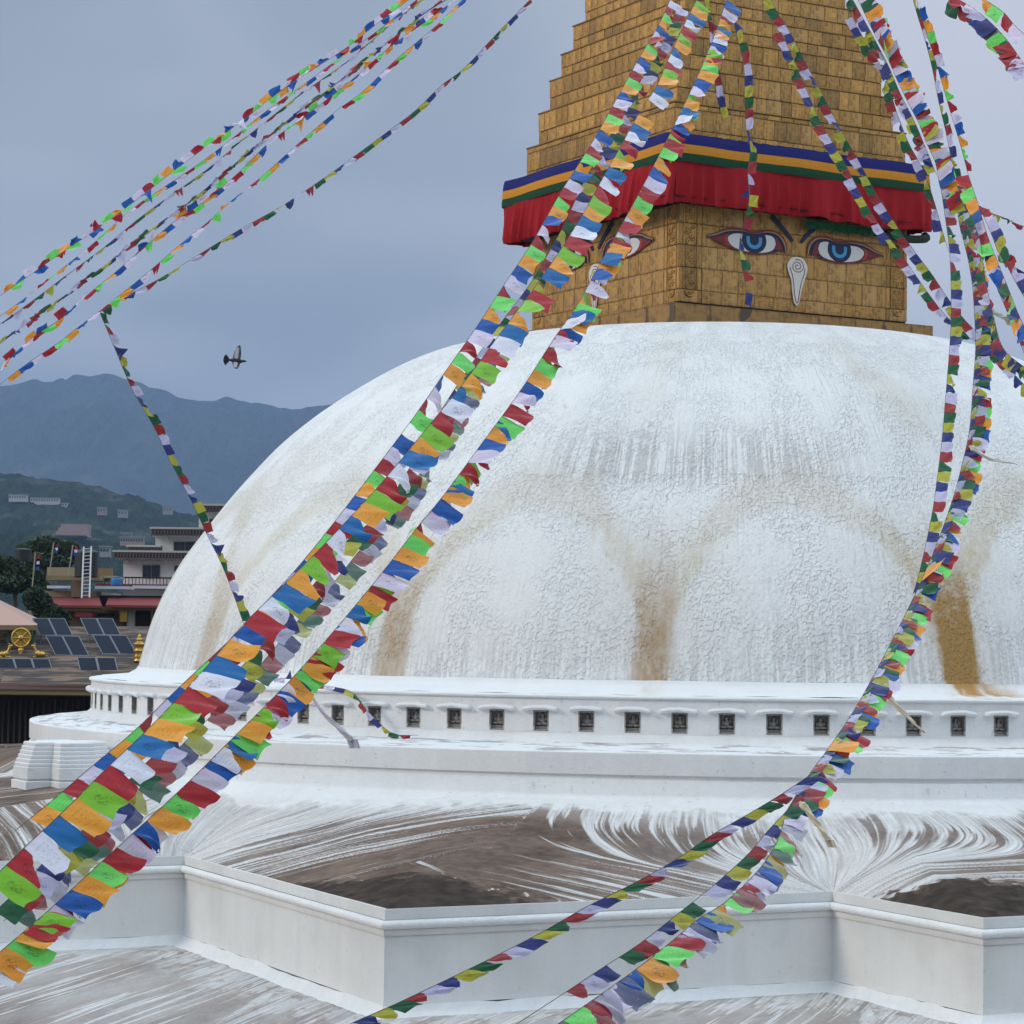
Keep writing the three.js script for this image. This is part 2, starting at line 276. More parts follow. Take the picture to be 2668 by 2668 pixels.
mesh('wall_core', box(HH * 2 - 0.06, 5.3, HH * 2 - 0.06, 0, 2.65, 0), tarnish, tower);
mesh('base_slab', box(9.2, 1.0, 9.2, 0, -0.105, 0), std({ color: lin(0.10, 0.075, 0.05), metalness: 0.1, roughness: 0.85 }), tower);
const dirtyGolds = [0, 1, 2].map(i => std({ map: goldTexs[i], color: lin(0.62, 0.58, 0.55), metalness: 0.35, roughness: 0.75, side: THREE.FrontSide }));
{
  // courses of plates, measured upwards from the foot (world heights minus TY)
  const V0 = [0.15, 0.52, 0.88, 1.51, 2.14, 2.76, 3.30];
  for (let j = 0; j + 1 < V0.length; j++) {
    if (j === 0) { platesOn(tower, 'base_panel', 'z', -4.6, 4.6, -0.35, 0.40, 4.61, 1.2, 0.6); platesOn(tower, 'base_panel', 'x', -4.6, 4.6, -0.35, 0.40, 4.61, 1.2, 0.6); continue; }
    platesOn(tower, 'wall_panel', 'z', -HH + 0.78, HH - 0.78, V0[j], V0[j + 1] + 0.007, HH, 0.62, 0.4, 0.0035);
    platesOn(tower, 'wall_panel', 'x', -HH + 0.78, HH - 0.78, V0[j], V0[j + 1] + 0.007, HH, 0.62, 0.4, 0.0035);
  }
  // embossed corner pilasters, two leaves at each end of each face
  const tor = (R, t, a, x, y, rot = 0) => new THREE.TorusGeometry(R, t, 6, 14, a).rotateZ(rot).translate(x, y, 0.01);
  const scroll = (h, k) => { const l = []; for (let y = 0.1, i = k; y < h - 0.08; y += 0.17, i++) { const s = i % 2 ? 1 : -1; l.push(tor(0.085, 0.014, 4.4, s * 0.05, y, i * 1.3), tor(0.045, 0.012, 5, -s * 0.11, y + 0.06, i), new THREE.SphereGeometry(0.028, 7, 5).scale(1, 1, 0.6).translate(s * 0.05, y, 0.008)); } l.push(box(0.02, h - 0.05, 0.03, -0.235, h / 2, 0.005), box(0.02, h - 0.05, 0.03, 0.235, h / 2, 0.005)); return merge(l); };
  const bowl = merge([tor(0.14, 0.03, Math.PI, 0, 0.3, Math.PI), tor(0.09, 0.02, Math.PI, 0, 0.3, Math.PI), new THREE.SphereGeometry(0.05, 8, 6).scale(1, 1, .5).translate(0, 0.28, 0.01), box(0.34, 0.02, 0.02, 0, 0.31, 0.01)]);
  for (let j = 1; j + 1 < V0.length; j++) {
    const h = V0[j + 1] - V0[j], orn = [j === 1 ? bowl : scroll(h, 0), j === 1 ? bowl : scroll(h, 1)];
    for (const [face, e] of [['z', -1], ['z', 1], ['x', -1], ['x', 1]]) {
      const u = e * (HH - 0.36), before = tower.children.length;
      platesOn(tower, 'pilaster_panel', face, u - 0.28, u + 0.28, V0[j], V0[j + 1], HH + 0.004, 2);
      const pnl = tower.children[before];
      const o = mesh('ornament', orn[e > 0 ? 1 : 0], golds[(j * 3 + e + 13) % 12], pnl); o.scale.set(1 / pnl.scale.x, 1 / pnl.scale.y, 1); o.position.y = -0.5;
      const e2 = e * (HH - 0.06), b2 = tower.children.length; platesOn(tower, 'edge_strip', face, e2 - 0.06, e2 + 0.06, V0[j], V0[j + 1], HH + 0.012, 2);
      const e3 = e * (HH - 0.70); platesOn(tower, 'edge_strip', face, e3 - 0.07, e3 + 0.07, V0[j], V0[j + 1], HH, 2);
    }
  }
}
// painted eyes: flat painted sheets riveted on the plates
{
  const paint = (r, g, b) => std({ color: lin(r, g, b), roughness: 0.55 });
  const white = paint(0.70, 0.68, 0.66), navy = paint(0.012, 0.018, 0.055), sky = paint(0.06, 0.32, 0.58), dark = paint(0.008, 0.012, 0.03), red = paint(0.42, 0.045, 0.02), deep = paint(0.20, 0.02, 0.02), cream = paint(0.72, 0.69, 0.62), flesh = paint(0.36, 0.24, 0.13);
  const sh = pts => { const s = new THREE.Shape(); s.moveTo(...pts[0]); s.splineThru(pts.slice(1).map(p => new THREE.Vector2(...p))); return s; };
  const ex = (s, d = 0.012) => new THREE.ExtrudeGeometry(s, { depth: d, bevelEnabled: false, curveSegments: 10 });
  const ribbon = (pts, w) => { const c = new THREE.SplineCurve(pts.map(p => new THREE.Vector2(...p))), n = 36, a = [], b = []; for (let i = 0; i <= n; i++) { const t = i / n, p = c.getPoint(t), d = c.getTangent(t), k = (typeof w === 'function' ? w(t) : w) / 2; a.push([p.x - d.y * k, p.y + d.x * k]); b.unshift([p.x + d.y * k, p.y - d.x * k]); } const s = new THREE.Shape(); [...a, ...b].forEach((p, i) => i ? s.lineTo(...p) : s.moveTo(...p)); return ex(s); };
  // right-hand eye, u from 0.39 to 3.10 about the middle of the face, heights above the foot
  const y = v => v - TY;
  const outline = [[0.50, y(23.60)], [0.56, y(23.86)], [0.72, y(24.02)], [1.05, y(24.07)], [1.5, y(24.00)], [2.0, y(24.03)], [2.45, y(23.98)], [2.8, y(23.86)], [3.0, y(23.80)], [2.6, y(23.66)], [2.1, y(23.54)], [1.5, y(23.48)], [0.95, y(23.54)], [0.68, y(23.62)], [0.50, y(23.60)]];
  const whiteS = [[0.76, y(23.82)], [0.84, y(24.0)], [1.1, y(24.05)], [1.5, y(23.985)], [2.0, y(24.01)], [2.28, y(23.97)], [2.43, y(23.84)], [2.3, y(23.65)], [2.0, y(23.55)], [1.5, y(23.505)], [1.05, y(23.56)], [0.84, y(23.66)], [0.76, y(23.82)]];
  const cut = (list, top) => list.map(([a, b]) => [a, Math.min(b, top(a))]);
  const lid = u => { const k = [[0.4, 23.7], [0.56, 23.88], [0.72, 24.03], [1.05, 24.075], [1.5, 24.0], [2.0, 24.035], [2.45, 23.985], [3.1, 23.8]]; for (let i = 1; i < k.length; i++) if (u <= k[i][0]) return y(mix(k[i - 1][1], k[i][1], (u - k[i - 1][0]) / (k[i][0] - k[i - 1][0]))); return y(23.8); };
  const disc = (r, ry) => { const l = []; for (let i = 0; i <= 30; i++) { const a = i / 30 * 2 * Math.PI; l.push([1.52 + r * Math.cos(a), y(23.86) + ry * Math.sin(a)]); } return cut(l, lid); };
  const poly = l => { const s = new THREE.Shape(); l.forEach((p, i) => i ? s.lineTo(...p) : s.moveTo(...p)); return ex(s); };
  const ush = []; for (let i = 0; i <= 20; i++) { const a = Math.PI + i / 20 * Math.PI; ush.push([1.52 + 0.27 * Math.cos(a), y(23.84) + 0.23 * Math.sin(a)]); }
  const uo = [[1.25, y(23.96)], ...ush, [1.79, y(23.96)], [1.68, y(23.96)], ...ush.slice().reverse().map(([a, b]) => [1.52 + (a - 1.52) * 0.58, y(23.84) + (b - y(23.84)) * 0.55]), [1.36, y(23.96)]];
  const tip = [[2.36, y(23.99)], [2.7, y(23.89)], [3.0, y(23.80)], [2.65, y(23.69)], [2.28, y(23.58)], [2.42, y(23.72)], [2.46, y(23.86)], [2.36, y(23.99)]];
  const inner = [[0.52, y(23.62)], [0.6, y(23.86)], [0.72, y(24.0)], [0.8, y(24.03)], [0.72, y(23.86)], [0.82, y(23.66)], [0.66, y(23.65)], [0.52, y(23.62)]];
  const P = (u, v) => [u, y(v)];
  const geos = {
    eye: ex(sh(outline)), sclera: ex(sh(whiteS)), iris: poly(disc(0.43, 0.37)), iris_ring: poly(uo),
    tip: ex(sh(tip)), tipin: poly([[2.36, y(23.98)], [2.52, y(23.93)], [2.56, y(23.8)], [2.48, y(23.66)], [2.29, y(23.59)], [2.43, y(23.72)], [2.465, y(23.86)]]), inner: poly(inner),
    lidnavy: ribbon([P(0.42, 23.58), P(0.50, 23.84), P(0.70, 24.04), P(1.05, 24.09), P(1.5, 24.01), P(2.0, 24.05), P(2.45, 24.0), P(2.8, 23.88), P(3.15, 23.80)], t => 0.03 + 0.05 * Math.sin(Math.PI * t)),
    lidred: ribbon([P(0.36, 23.62), P(0.42, 23.92), P(0.66, 24.14), P(1.05, 24.19), P(1.5, 24.09), P(2.0, 24.14), P(2.45, 24.10), P(2.8, 23.97), P(3.12, 23.86)], t => 0.02 + 0.045 * Math.sin(Math.PI * t)),
    lidskin: ribbon([P(0.39, 23.60), P(0.46, 23.88), P(0.68, 24.09), P(1.05, 24.14), P(1.5, 24.05), P(2.0, 24.095), P(2.45, 24.05), P(2.8, 23.925), P(3.1, 23.83)], 0.05),
    under: ribbon([P(0.66, 23.63), P(0.95, 23.535), P(1.5, 23.475), P(2.1, 23.535), P(2.6, 23.655), P(3.02, 23.79)], t => 0.015 + 0.02 * Math.sin(Math.PI * t)),
    brow: ribbon([P(0.15, 23.95), P(0.36, 24.18), P(0.62, 24.4), P(0.9, 24.62)], t => 0.10 + 0.06 * t),
  };
  const nose = sh([[0, y(23.52)], [-0.2, y(23.47)], [-0.34, y(23.26)], [-0.29, y(23.04)], [-0.2, y(22.82)], [-0.16, y(22.5)], [-0.10, y(22.2)], [0, y(22.10)], [0.08, y(22.2)], [0.15, y(22.5)], [0.25, y(22.8)], [0.34, y(23.04)], [0.37, y(23.26)], [0.22, y(23.47)], [0, y(23.52)]]);
  const spiral = []; for (let i = 0; i <= 60; i++) { const a = i / 60 * Math.PI * 4.4, r = 0.03 + 0.0155 * a; spiral.push([0.01 + r * Math.cos(a + 0.6), y(23.24) + r * Math.sin(a + 0.6) * 0.86]); }
  const noseLine = merge([ribbon(spiral, 0.022), ribbon([[-0.25, y(23.2)], [-0.17, y(22.98)], [-0.12, y(22.75)], [-0.09, y(22.45)], [-0.02, y(22.2)], [0.04, y(22.22)], [0.09, y(22.5)], [0.16, y(22.8)], [0.25, y(23.02)], [0.28, y(23.2)]], 0.024)]);
  const flip = g => { const c = g.clone().scale(-1, 1, 1); const ix = c.toNonIndexed ? (c.index ? c.toNonIndexed() : c) : c, p = ix.attributes.position.array, n = ix.attributes.normal.array; for (let t = 0; t < p.length; t += 9) for (let k = 0; k < 3; k++) { [p[t + 3 + k], p[t + 6 + k]] = [p[t + 6 + k], p[t + 3 + k]];[n[t + 3 + k], n[t + 6 + k]] = [n[t + 6 + k], n[t + 3 + k]]; } return ix; };
  for (const face of ['z', 'x']) {
    const place = (m, d) => { if (face === 'z') m.position.z = HH + d; else { m.position.x = -HH - d; m.position.z = -0.35; m.rotation.y = -Math.PI / 2; } };
    for (const s of [1, -1]) {
      const G = g => s > 0 ? g.clone() : flip(g);
      const e = mesh('eye', G(geos.eye), navy, tower); place(e, 0.024);
      const sub = (n, g, m, d) => { const o = mesh(n, G(g), m, e); o.position.z = d; return o; };
      sub('sclera', geos.sclera, white, 0.006); sub('iris', geos.iris, navy, 0.012); sub('iris_ring', geos.iris_ring, sky, 0.018);
      sub('outer_corner', geos.tip, deep, 0.008); sub('outer_corner', geos.tipin, red, 0.012); sub('inner_corner', geos.inner, deep, 0.008);
      sub('eyelid', geos.lidskin, flesh, 0.004); sub('eyelid', geos.lidnavy, navy, 0.010); sub('eyelid', geos.lidred, deep, 0.008); sub('lower_lid', geos.under, deep, 0.008);
      place(mesh('eyebrow', G(geos.brow), navy, tower), 0.024);
    }
    const n = mesh('nose', ex(nose, 0.02), cream, tower); place(n, 0.024); const l = mesh('nose_line', noseLine.clone(), deep, n); l.position.z = 0.014;
  }
}
// stepped tiers
{
  const H = [4.11, 3.855, 3.61, 3.362, 3.10, 2.84, 2.6, 2.36, 2.12, 1.88, 1.64, 1.40, 1.16], top = [27.58, 28.65, 29.66, 30.47, 31.34, 32.2, 33.0, 33.8, 34.6, 35.3, 36.0, 36.7, 37.4], sx = -0.1, sz = -0.1;
  for (let k = 0; k < 13; k++) {
    const y0 = (k ? top[k - 1] : 26.2) - TY, y1 = top[k] - TY, h = H[k];
    if (k > 6) { mesh('upper_tier', box(h * 2, y1 - y0, h * 2, sx, (y0 + y1) / 2, sz), ledgeGold, tower); continue; }
    const t = mesh('tier', box(h * 2 - 0.07, y1 - y0 - 0.004, h * 2 - 0.07), tarnish, tower); t.position.set(sx, (y0 + y1) / 2, sz);
    const yc = (y0 + y1) / 2, lip = k < 2 ? 0.15 : 0.05;
    const rows = k === 0 ? [y0, y0 + 0.3, y0 + 0.62, y0 + 1.2, y1 - 0.04] : [y0 - 0.0, y0 + (y1 - y0) * 0.45, y1 - 0.03];
    for (let j = 0; j + 1 < rows.length; j++) platesOn(t, 'gold_plate', 'z', -h, h, rows[j], rows[j + 1], h + (j ? 0.012 : 0), 0.43, 0.55, yc);
    // the left face: plates seen edge-on, joined
    const left = [];
    for (let j = 0; j + 1 < rows.length; j++) { const c = cuts(-h, h, 0.43, 0.55); for (let i = 0; i + 1 < c.length; i++) { const g = plates[Math.floor(rp() * 6)].clone(); const a = g.attributes.uv; g.scale(c[i + 1] - c[i] - 0.008, rows[j + 1] - rows[j] - 0.014, 1).rotateY(-Math.PI / 2 + (rp() - .5) * 0.03).translate(-h - (j ? 0.012 : 0) + (rp() - 0.5) * 0.012, (rows[j] + rows[j + 1]) / 2 - yc, -(c[i] + c[i + 1]) / 2); left.push([Math.floor(rp() * 3), g]); } }
    for (let q = 0; q < 3; q++) { const l = left.filter(e => e[0] === q).map(e => e[1]); if (l.length) { const m = mesh('plate_cladding', merge(l), golds[q * 4 + k % 4], t); m.userData.kind = 'stuff'; } }
    const led = mesh('ledge', box(h * 2 + 0.06, 0.035, h * 2 + 0.06), ledgeGold, t); led.position.y = y1 - yc - 0.012;
  }
  mesh('spire_canopy', new THREE.LatheGeometry([[0.01, 40.6], [0.1, 40.3], [0.25, 39.6], [0.6, 39.2], [1.3, 38.9], [1.9, 38.4], [1.9, 37.8], [1.2, 37.5], [0.01, 37.42]].map(p => new THREE.Vector2(p[0], p[1] - TY)), 24), ledgeGold, tower);
}

// ================================================================= VALANCE round the tower
{
  const hv = 4.72, t = thing('cloth_valance', 'striped blue yellow and green cloth valance with pleated red skirt round the tower', 'valance', [-0.137, 24.6, 0.037]);
  t.rotation.y = PH;
  function skirt(profile, n, disp) {                    // profile: [[half, y], ...]; a rounded square
    const m = profile.length - 1, r = 0.28;
    return grid(n, m, (u, v, i, j) => {
      const [h, yy] = profile[j]; const side = h * 2 - 2 * r, arc = r * Math.PI / 2, per = 4 * (side + arc); let s = (u * per) % per;
      const q = Math.min(3, Math.floor(s / (side + arc))); s -= q * (side + arc);
      let x, z, nx, nz; if (s < side) { x = -h + r + s; z = h; nx = 0; nz = 1; } else { const a = (s - side) / r; x = h - r + Math.sin(a) * r; z = h - r + Math.cos(a) * r; nx = Math.sin(a); nz = Math.cos(a); }
      const d = disp(u * per, v, i, j, q); const X = x + nx * d[0], Z = z + nz * d[0], ca = Math.cos(q * Math.PI / 2), sa = Math.sin(q * Math.PI / 2);
      return [X * ca + Z * sa, yy - 24.6 + d[1], -X * sa + Z * ca];
    }, (u, v) => [u * 38, v]);
  }
  const weave = grayTex(128, 128, (x, y) => 0.5 + 0.25 * Math.sin(x * 200) * Math.sin(y * 200) + 0.25 * fbm(x * 10, y * 10, 3));
  const cloth = (r, g, b, w) => std({ map: colorTex(256, 64, (x, y) => { const n = 0.82 + 0.36 * (fbm(x * 40, y * 3, 4) - 0.2) * w; return [r * n, g * n, b * n]; }), roughness: 0.95, bumpMap: weave, bumpScale: 0.004 });
  const stripeWave = (s, v) => [0.03 * Math.sin(s * 1.9) + 0.05 * (fbm(s * 0.8, v * 0.5, 2) - 0.5), 0.05 * (fbm(s * 0.5 + 3, 1.5, 2) - 0.5)];
  const part = (n, a, b, ya, yb, mat, k) => mesh(n, skirt([0, 1, 2, 3].map(i => [mix(a, b, i / 3), mix(ya, yb, i / 3)]), 420, (s, v) => { const d = stripeWave(s, 1); return [d[0] + 0.012 * Math.sin(v * Math.PI) + k, d[1]]; }), mat, t);
  part('blue_stripe', hv - 0.06, hv - 0.02, 26.53, 26.225, cloth(0.014, 0.016, 0.17, .5), 0.012);
  part('yellow_stripe', hv - 0.02, hv, 26.235, 25.97, cloth(0.72, 0.29, 0.02, .4), 0.006);
  part('green_stripe', hv, hv + 0.01, 25.98, 25.73, cloth(0.004, 0.06, 0.022, .5), 0.003);
  const pleat = s => { const a = Math.sin(s * 5.2 + 2.2 * fbm(s * 0.7, 2, 2) * 4), b = Math.sin(s * 13 + 5 * fbm(s * 0.5, 7, 2)); return 0.6 * (1 - 2 * Math.pow(Math.abs(a), 0.5)) + 0.22 * b + 1.6 * (fbm(s * 1.6, 3.7, 3) - 0.5); };
  mesh('red_skirt', skirt([0, 1, 2, 3, 4, 5, 6, 7, 8, 9, 10].map(i => [mix(hv - 0.01, hv + 0.02, i / 10), mix(25.75, 24.6, i / 10)]), 900, (s, v) => { const g = Math.pow(v, 0.8), sag = 0.16 * (fbm(s * 0.45 + 11, 0.5, 2) - 0.5) + 0.05 * (fbm(s * 3, 1.5, 2) - 0.5); return [0.20 * g * pleat(s) - (v > 0.93 ? 0.05 : 0), v * sag + 0.02 * pleat(s + 0.2) * v]; }), cloth(0.40, 0.004, 0.011, .6), t);
  mesh('lining', skirt([[hv - 0.05, 24.78], [4.5, 24.74], [4.1, 24.86]], 200, s => [0.02 * Math.sin(s * 5), 0.06 * (fbm(s * 2, 1, 2) - 0.5)]), cloth(0.02, 0.02, 0.018, .5), t);
  mesh('top_sheet', skirt([[hv - 0.06, 26.52], [4.4, 26.6], [4.08, 26.66]], 120, () => [0, 0]), cloth(0.05, 0.05, 0.12, .5), t);
  mesh('green_frill', grid(90, 4, (u, v) => [mix(0.3, 3.3, u), -0.02 - 0.24 * v + 0.04 * (vn(u * 30, 1) - 0.5), hv - 0.42 + 0.03 * Math.sin(u * 90) * v]), cloth(0.012, 0.10, 0.035, .5), t);
  const roll = new THREE.TubeGeometry(new THREE.CatmullRomCurve3([V(3.2, -0.16, hv - 0.5), V(3.9, -0.26, hv - 0.3), V(4.5, -0.22, hv - 0.12), V(4.6, -0.1, hv - 0.3)]), 24, 0.12, 8); mesh('cloth_roll', roll, cloth(0.03, 0.045, 0.025, .6), t);
}

// ================================================================= TERRACES
const PT = 0.4502, AX = [-Math.sin(PT), -Math.cos(PT)], BX = [Math.cos(PT), -Math.sin(PT)];
const add2 = (p, d, k) => [p[0] + d[0] * k, p[1] + d[1] * k];
const N1 = [-8.34, 28.78], I1 = add2(N1, AX, 11.63), N0 = add2(I1, BX, -15), F0 = add2(N0, AX, 42), I2 = add2(N1, BX, 9.76), N3 = add2(I2, AX, -5.01), N4 = add2(N3, BX, 34), F4 = add2(N4, AX, 34);
const EDGE = [F0, N0, I1, N1, I2, N3, N4, F4];            // parapet line of the upper terrace, from left to right
const PY = 7.45, WB = 5.58;                                // parapet top, foot of the wall
function offsetLine(d) {                                   // EDGE moved outwards by d, mitred
  const nrm = EDGE.slice(1).map((p, i) => { const q = EDGE[i], l = Math.hypot(p[0] - q[0], p[1] - q[1]); return [-(p[1] - q[1]) / l, (p[0] - q[0]) / l]; });
  return EDGE.map((p, i) => { const a = nrm[Math.max(0, i - 1)], b = nrm[Math.min(nrm.length - 1, i)], k = 1 / Math.max(0.3, 1 + a[0] * b[0] + a[1] * b[1]); return [p[0] + (a[0] + b[0]) * k * d, p[1] + (a[1] + b[1]) * k * d]; });
}
/** a profile of [offset, y] swept along the parapet line; one strip per wall so that corners stay sharp */
function sweep(prof, wob = 0, stepLen = 0.4) {
  const lines = prof.map(p => offsetLine(p[0])), len = [0]; for (let i = 1; i < prof.length; i++) len.push(len[i - 1] + Math.hypot(prof[i][0] - prof[i - 1][0], prof[i][1] - prof[i - 1][1]));
  const out = []; let run = 0;
  for (let k = 0; k + 1 < EDGE.length; k++) {
    const L = Math.hypot(EDGE[k + 1][0] - EDGE[k][0], EDGE[k + 1][1] - EDGE[k][1]), n = Math.ceil(L / stepLen), r0 = run; run += L;
    out.push(grid(n, prof.length - 1, (u, v, i, j) => { const a = lines[j][k], b = lines[j][k + 1], e = Math.sin(Math.PI * u) ** 0.3; const w = wob * (fbm((r0 + u * L) * 2.2, j * 0.9, 3) - 0.5) * e; return [mix(a[0], b[0], u), prof[j][1] + w, mix(a[1], b[1], u)]; }, (u, v) => [r0 + u * L, len[Math.round(v * (prof.length - 1))]]));
  }
  return merge(out);
}
const wallTex = colorTex(1024, 512, (x, y) => {
  const X = x * 12, Y = y * 6, n = fbm(X * 0.8, Y * 0.9, 5), f = fbm(X * 12, Y * 12, 3), s = fbm(X * 3.3, Y * 0.35, 4);
  const stain = sst(0.55, 0.75, fbm(X * 0.55 + 7, Y * 0.5, 4)) * 0.05, scuff = sst(0.79, 0.84, fbm(X * 5 + 60, Y * 4, 3)) * 0.08;
  const v = 0.70 + 0.07 * (n - 0.5) + 0.03 * (f - 0.5) + 0.06 * (s - 0.5) - stain - scuff, w = 0.02 * (fbm(X * 0.6 + 4, Y * 0.6, 3) - 0.5);
  return [v + w + 0.008, v + 0.004, v - w - 0.004];
});
wallTex.repeat.set(1 / 12, 1 / 6);
const wallMat = std({ map: wallTex, bumpMap: plasterBump, bumpScale: 0.008, roughness: 0.95 });
const terrace = thing('upper_terrace', 'whitewashed upper terrace wall with stepped corners and lime streaked floor round the dome', 'terrace', [-8.34, WB, 28.78]);
wpart('wall', sweep([[0, PY - 0.5], [0.003, PY - 1.2], [0.006, WB + 0.22], [0.03, WB + 0.1]], 0), wallMat, terrace);
wpart('wall_foot', sweep([[0.03, WB + 0.1], [0.09, WB + 0.02], [0.2, WB - 0.05], [0.36, WB - 0.10], [0.52, WB - 0.34]], 0.11), plaster, terrace);
wpart('fascia', sweep([[0.0, PY - 0.502], [0.032, PY - 0.495], [0.034, PY - 0.385], [0.02, PY - 0.38]], 0.004), wallMat, terrace);
wpart('roll_moulding', sweep([0, 1, 2, 3, 4, 5, 6, 7, 8].map(i => { const a = -Math.PI / 2 + i / 8 * Math.PI; return [0.02 + 0.10 * Math.cos(a), PY - 0.295 - 0.085 * Math.sin(-a)]; }).reverse(), 0.012), std({ map: plasterTex, bumpMap: plasterBump, bumpScale: 0.02 }), terrace);
wpart('parapet_strip', sweep([[-0.10, PY - 0.012], [-0.02, PY], [0.0, PY - 0.008], [0.004, PY - 0.205]], 0.012), wallMat, terrace);

// floor of the upper terrace: lime water has run down to the inner corners
const rho = th => {                                        // distance from the axis to the parapet line
  const dx = Math.sin(th), dz = Math.cos(th); let best = 1e9;
  for (let k = 0; k + 1 < EDGE.length; k++) { const [px, pz] = EDGE[k], ex = EDGE[k + 1][0] - px, ez = EDGE[k + 1][1] - pz, den = dx * ez - dz * ex; if (Math.abs(den) < 1e-9) continue; const t = (px * ez - pz * ex) / den, u = (px * dz - pz * dx) / den; if (t > 5 && u >= -1e-6 && u <= 1 + 1e-6 && t < best) best = t; }
  return best;
};
const ang = p => Math.atan2(p[0], p[1]);
const I4 = [13.2, 25.2], Im = [-27, 17];
const SEP1 = -0.52 * Math.PI / 2, SEP2 = ang(N1) + 0.015, SEP3 = 14 * Math.PI / 180;
const FX0 = -30, FX1 = 16, FZ0 = 9, FZ1 = 32, GW = 736, GH = 368;
const phi = new Float32Array(GW * GH), age = new Float32Array(GW * GH);
function drainOf(th) { return th < SEP1 ? Im : th < SEP2 ? I1 : th < SEP3 ? I2 : I4; }
{
  for (let j = 0; j < GH; j++) for (let i = 0; i < GW; i++) {
    let x = mix(FX0, FX1, (i + 0.5) / GW), z = mix(FZ0, FZ1, (j + 0.5) / GH), th = Math.atan2(x, z), R = Math.hypot(x, z), a = 0;
    const D = drainOf(th), lft = D === I1 && th > ang(I1), k = i + j * GW;
    // back along the run to the plinth
    for (let n = 0; n < 160 && R > 20.45; n++) {
      const dx = D[0] - x, dz = D[1] - z, dl = Math.hypot(dx, dz) + 1e-6, w = lft ? 0.74 : 0.80 * sst(20.6, 25.2, R + 0.9 * (vn(x * 0.6, z * 0.6) - 0.5)) + 0.02, wig = 0.35 * (vn(x * 0.9 + 40, z * 0.9) - 0.5);
      let vx = x / R * (1 - w) + (dx / dl) * w, vz = z / R * (1 - w) + (dz / dl) * w; if (lft) { const e = 1.9 * Math.exp(-dl / 2.4); vx = -0.93 + dx / dl * e; vz = 0.30 + dz / dl * e; } const rx = vx - vz * wig; vz = vz + vx * wig; vx = rx;
      // streams move outwards: near the drain the run may cross, so keep a radial share
      const rad = (vx * x + vz * z) / R; const least = lft ? -1 : 0.2; if (rad < least) { vx += x / R * (least - rad); vz += z / R * (least - rad); }
      const l = 0.1 / (Math.hypot(vx, vz) + 1e-6); x -= vx * l; z -= vz * l; R = Math.hypot(x, z); a += 0.1;
    }
    phi[k] = Math.atan2(x, z); age[k] = a;
  }
}
function gsample(A, x, z) { const fx = clamp((x - FX0) / (FX1 - FX0) * GW - 0.5, 0, GW - 1.001), fz = clamp((z - FZ0) / (FZ1 - FZ0) * GH - 0.5, 0, GH - 1.001), i = Math.floor(fx), j = Math.floor(fz), u = fx - i, v = fz - j, k = i + j * GW; const a = A[k], b = A[k + 1], c = A[k + GW], d = A[k + GW + 1]; if (Math.abs(a - b) > 0.35 || Math.abs(a - c) > 0.35) return a; return (a * (1 - u) + b * u) * (1 - v) + (c * (1 - u) + d * u) * v; }
const soil = (x, z) => { const n = fbm(x * 1.3, z * 1.3, 4), f = fbm(x * 7, z * 7, 3); return [0.165 + 0.15 * (n - 0.5) + 0.09 * (f - 0.5), 0.118 + 0.105 * (n - 0.5) + 0.065 * (f - 0.5), 0.094 + 0.08 * (n - 0.5) + 0.05 * (f - 0.5)]; };
const LIME = [0.68, 0.67, 0.665];
const moundAt = (x, z) => {
  // dark wet silt behind the outer corners
  let m = 0; for (const [c, len] of [[N1, 4.1], [N3, 4.6], [N0, 5]]) { const dx = x - c[0], dz = z - c[1], a = dx * AX[0] + dz * AX[1], b = dx * BX[0] + dz * BX[1], t = c === N1 ? a / 5.4 + b / 3.6 : c === N3 ? a / 3.4 + Math.max(0, b) / 9 : a / 4 - b / 0.001 * 0 + Math.abs(b) / 4.6; if (a > -0.5) m = Math.max(m, 1 - sst(0.80, 1.0, t + 0.30 * (fbm(x * 1.1, z * 1.1, 4) - 0.5) + 0.34 * (fbm(x * 6.5, z * 6.5, 4) - 0.5))); } return m;
};
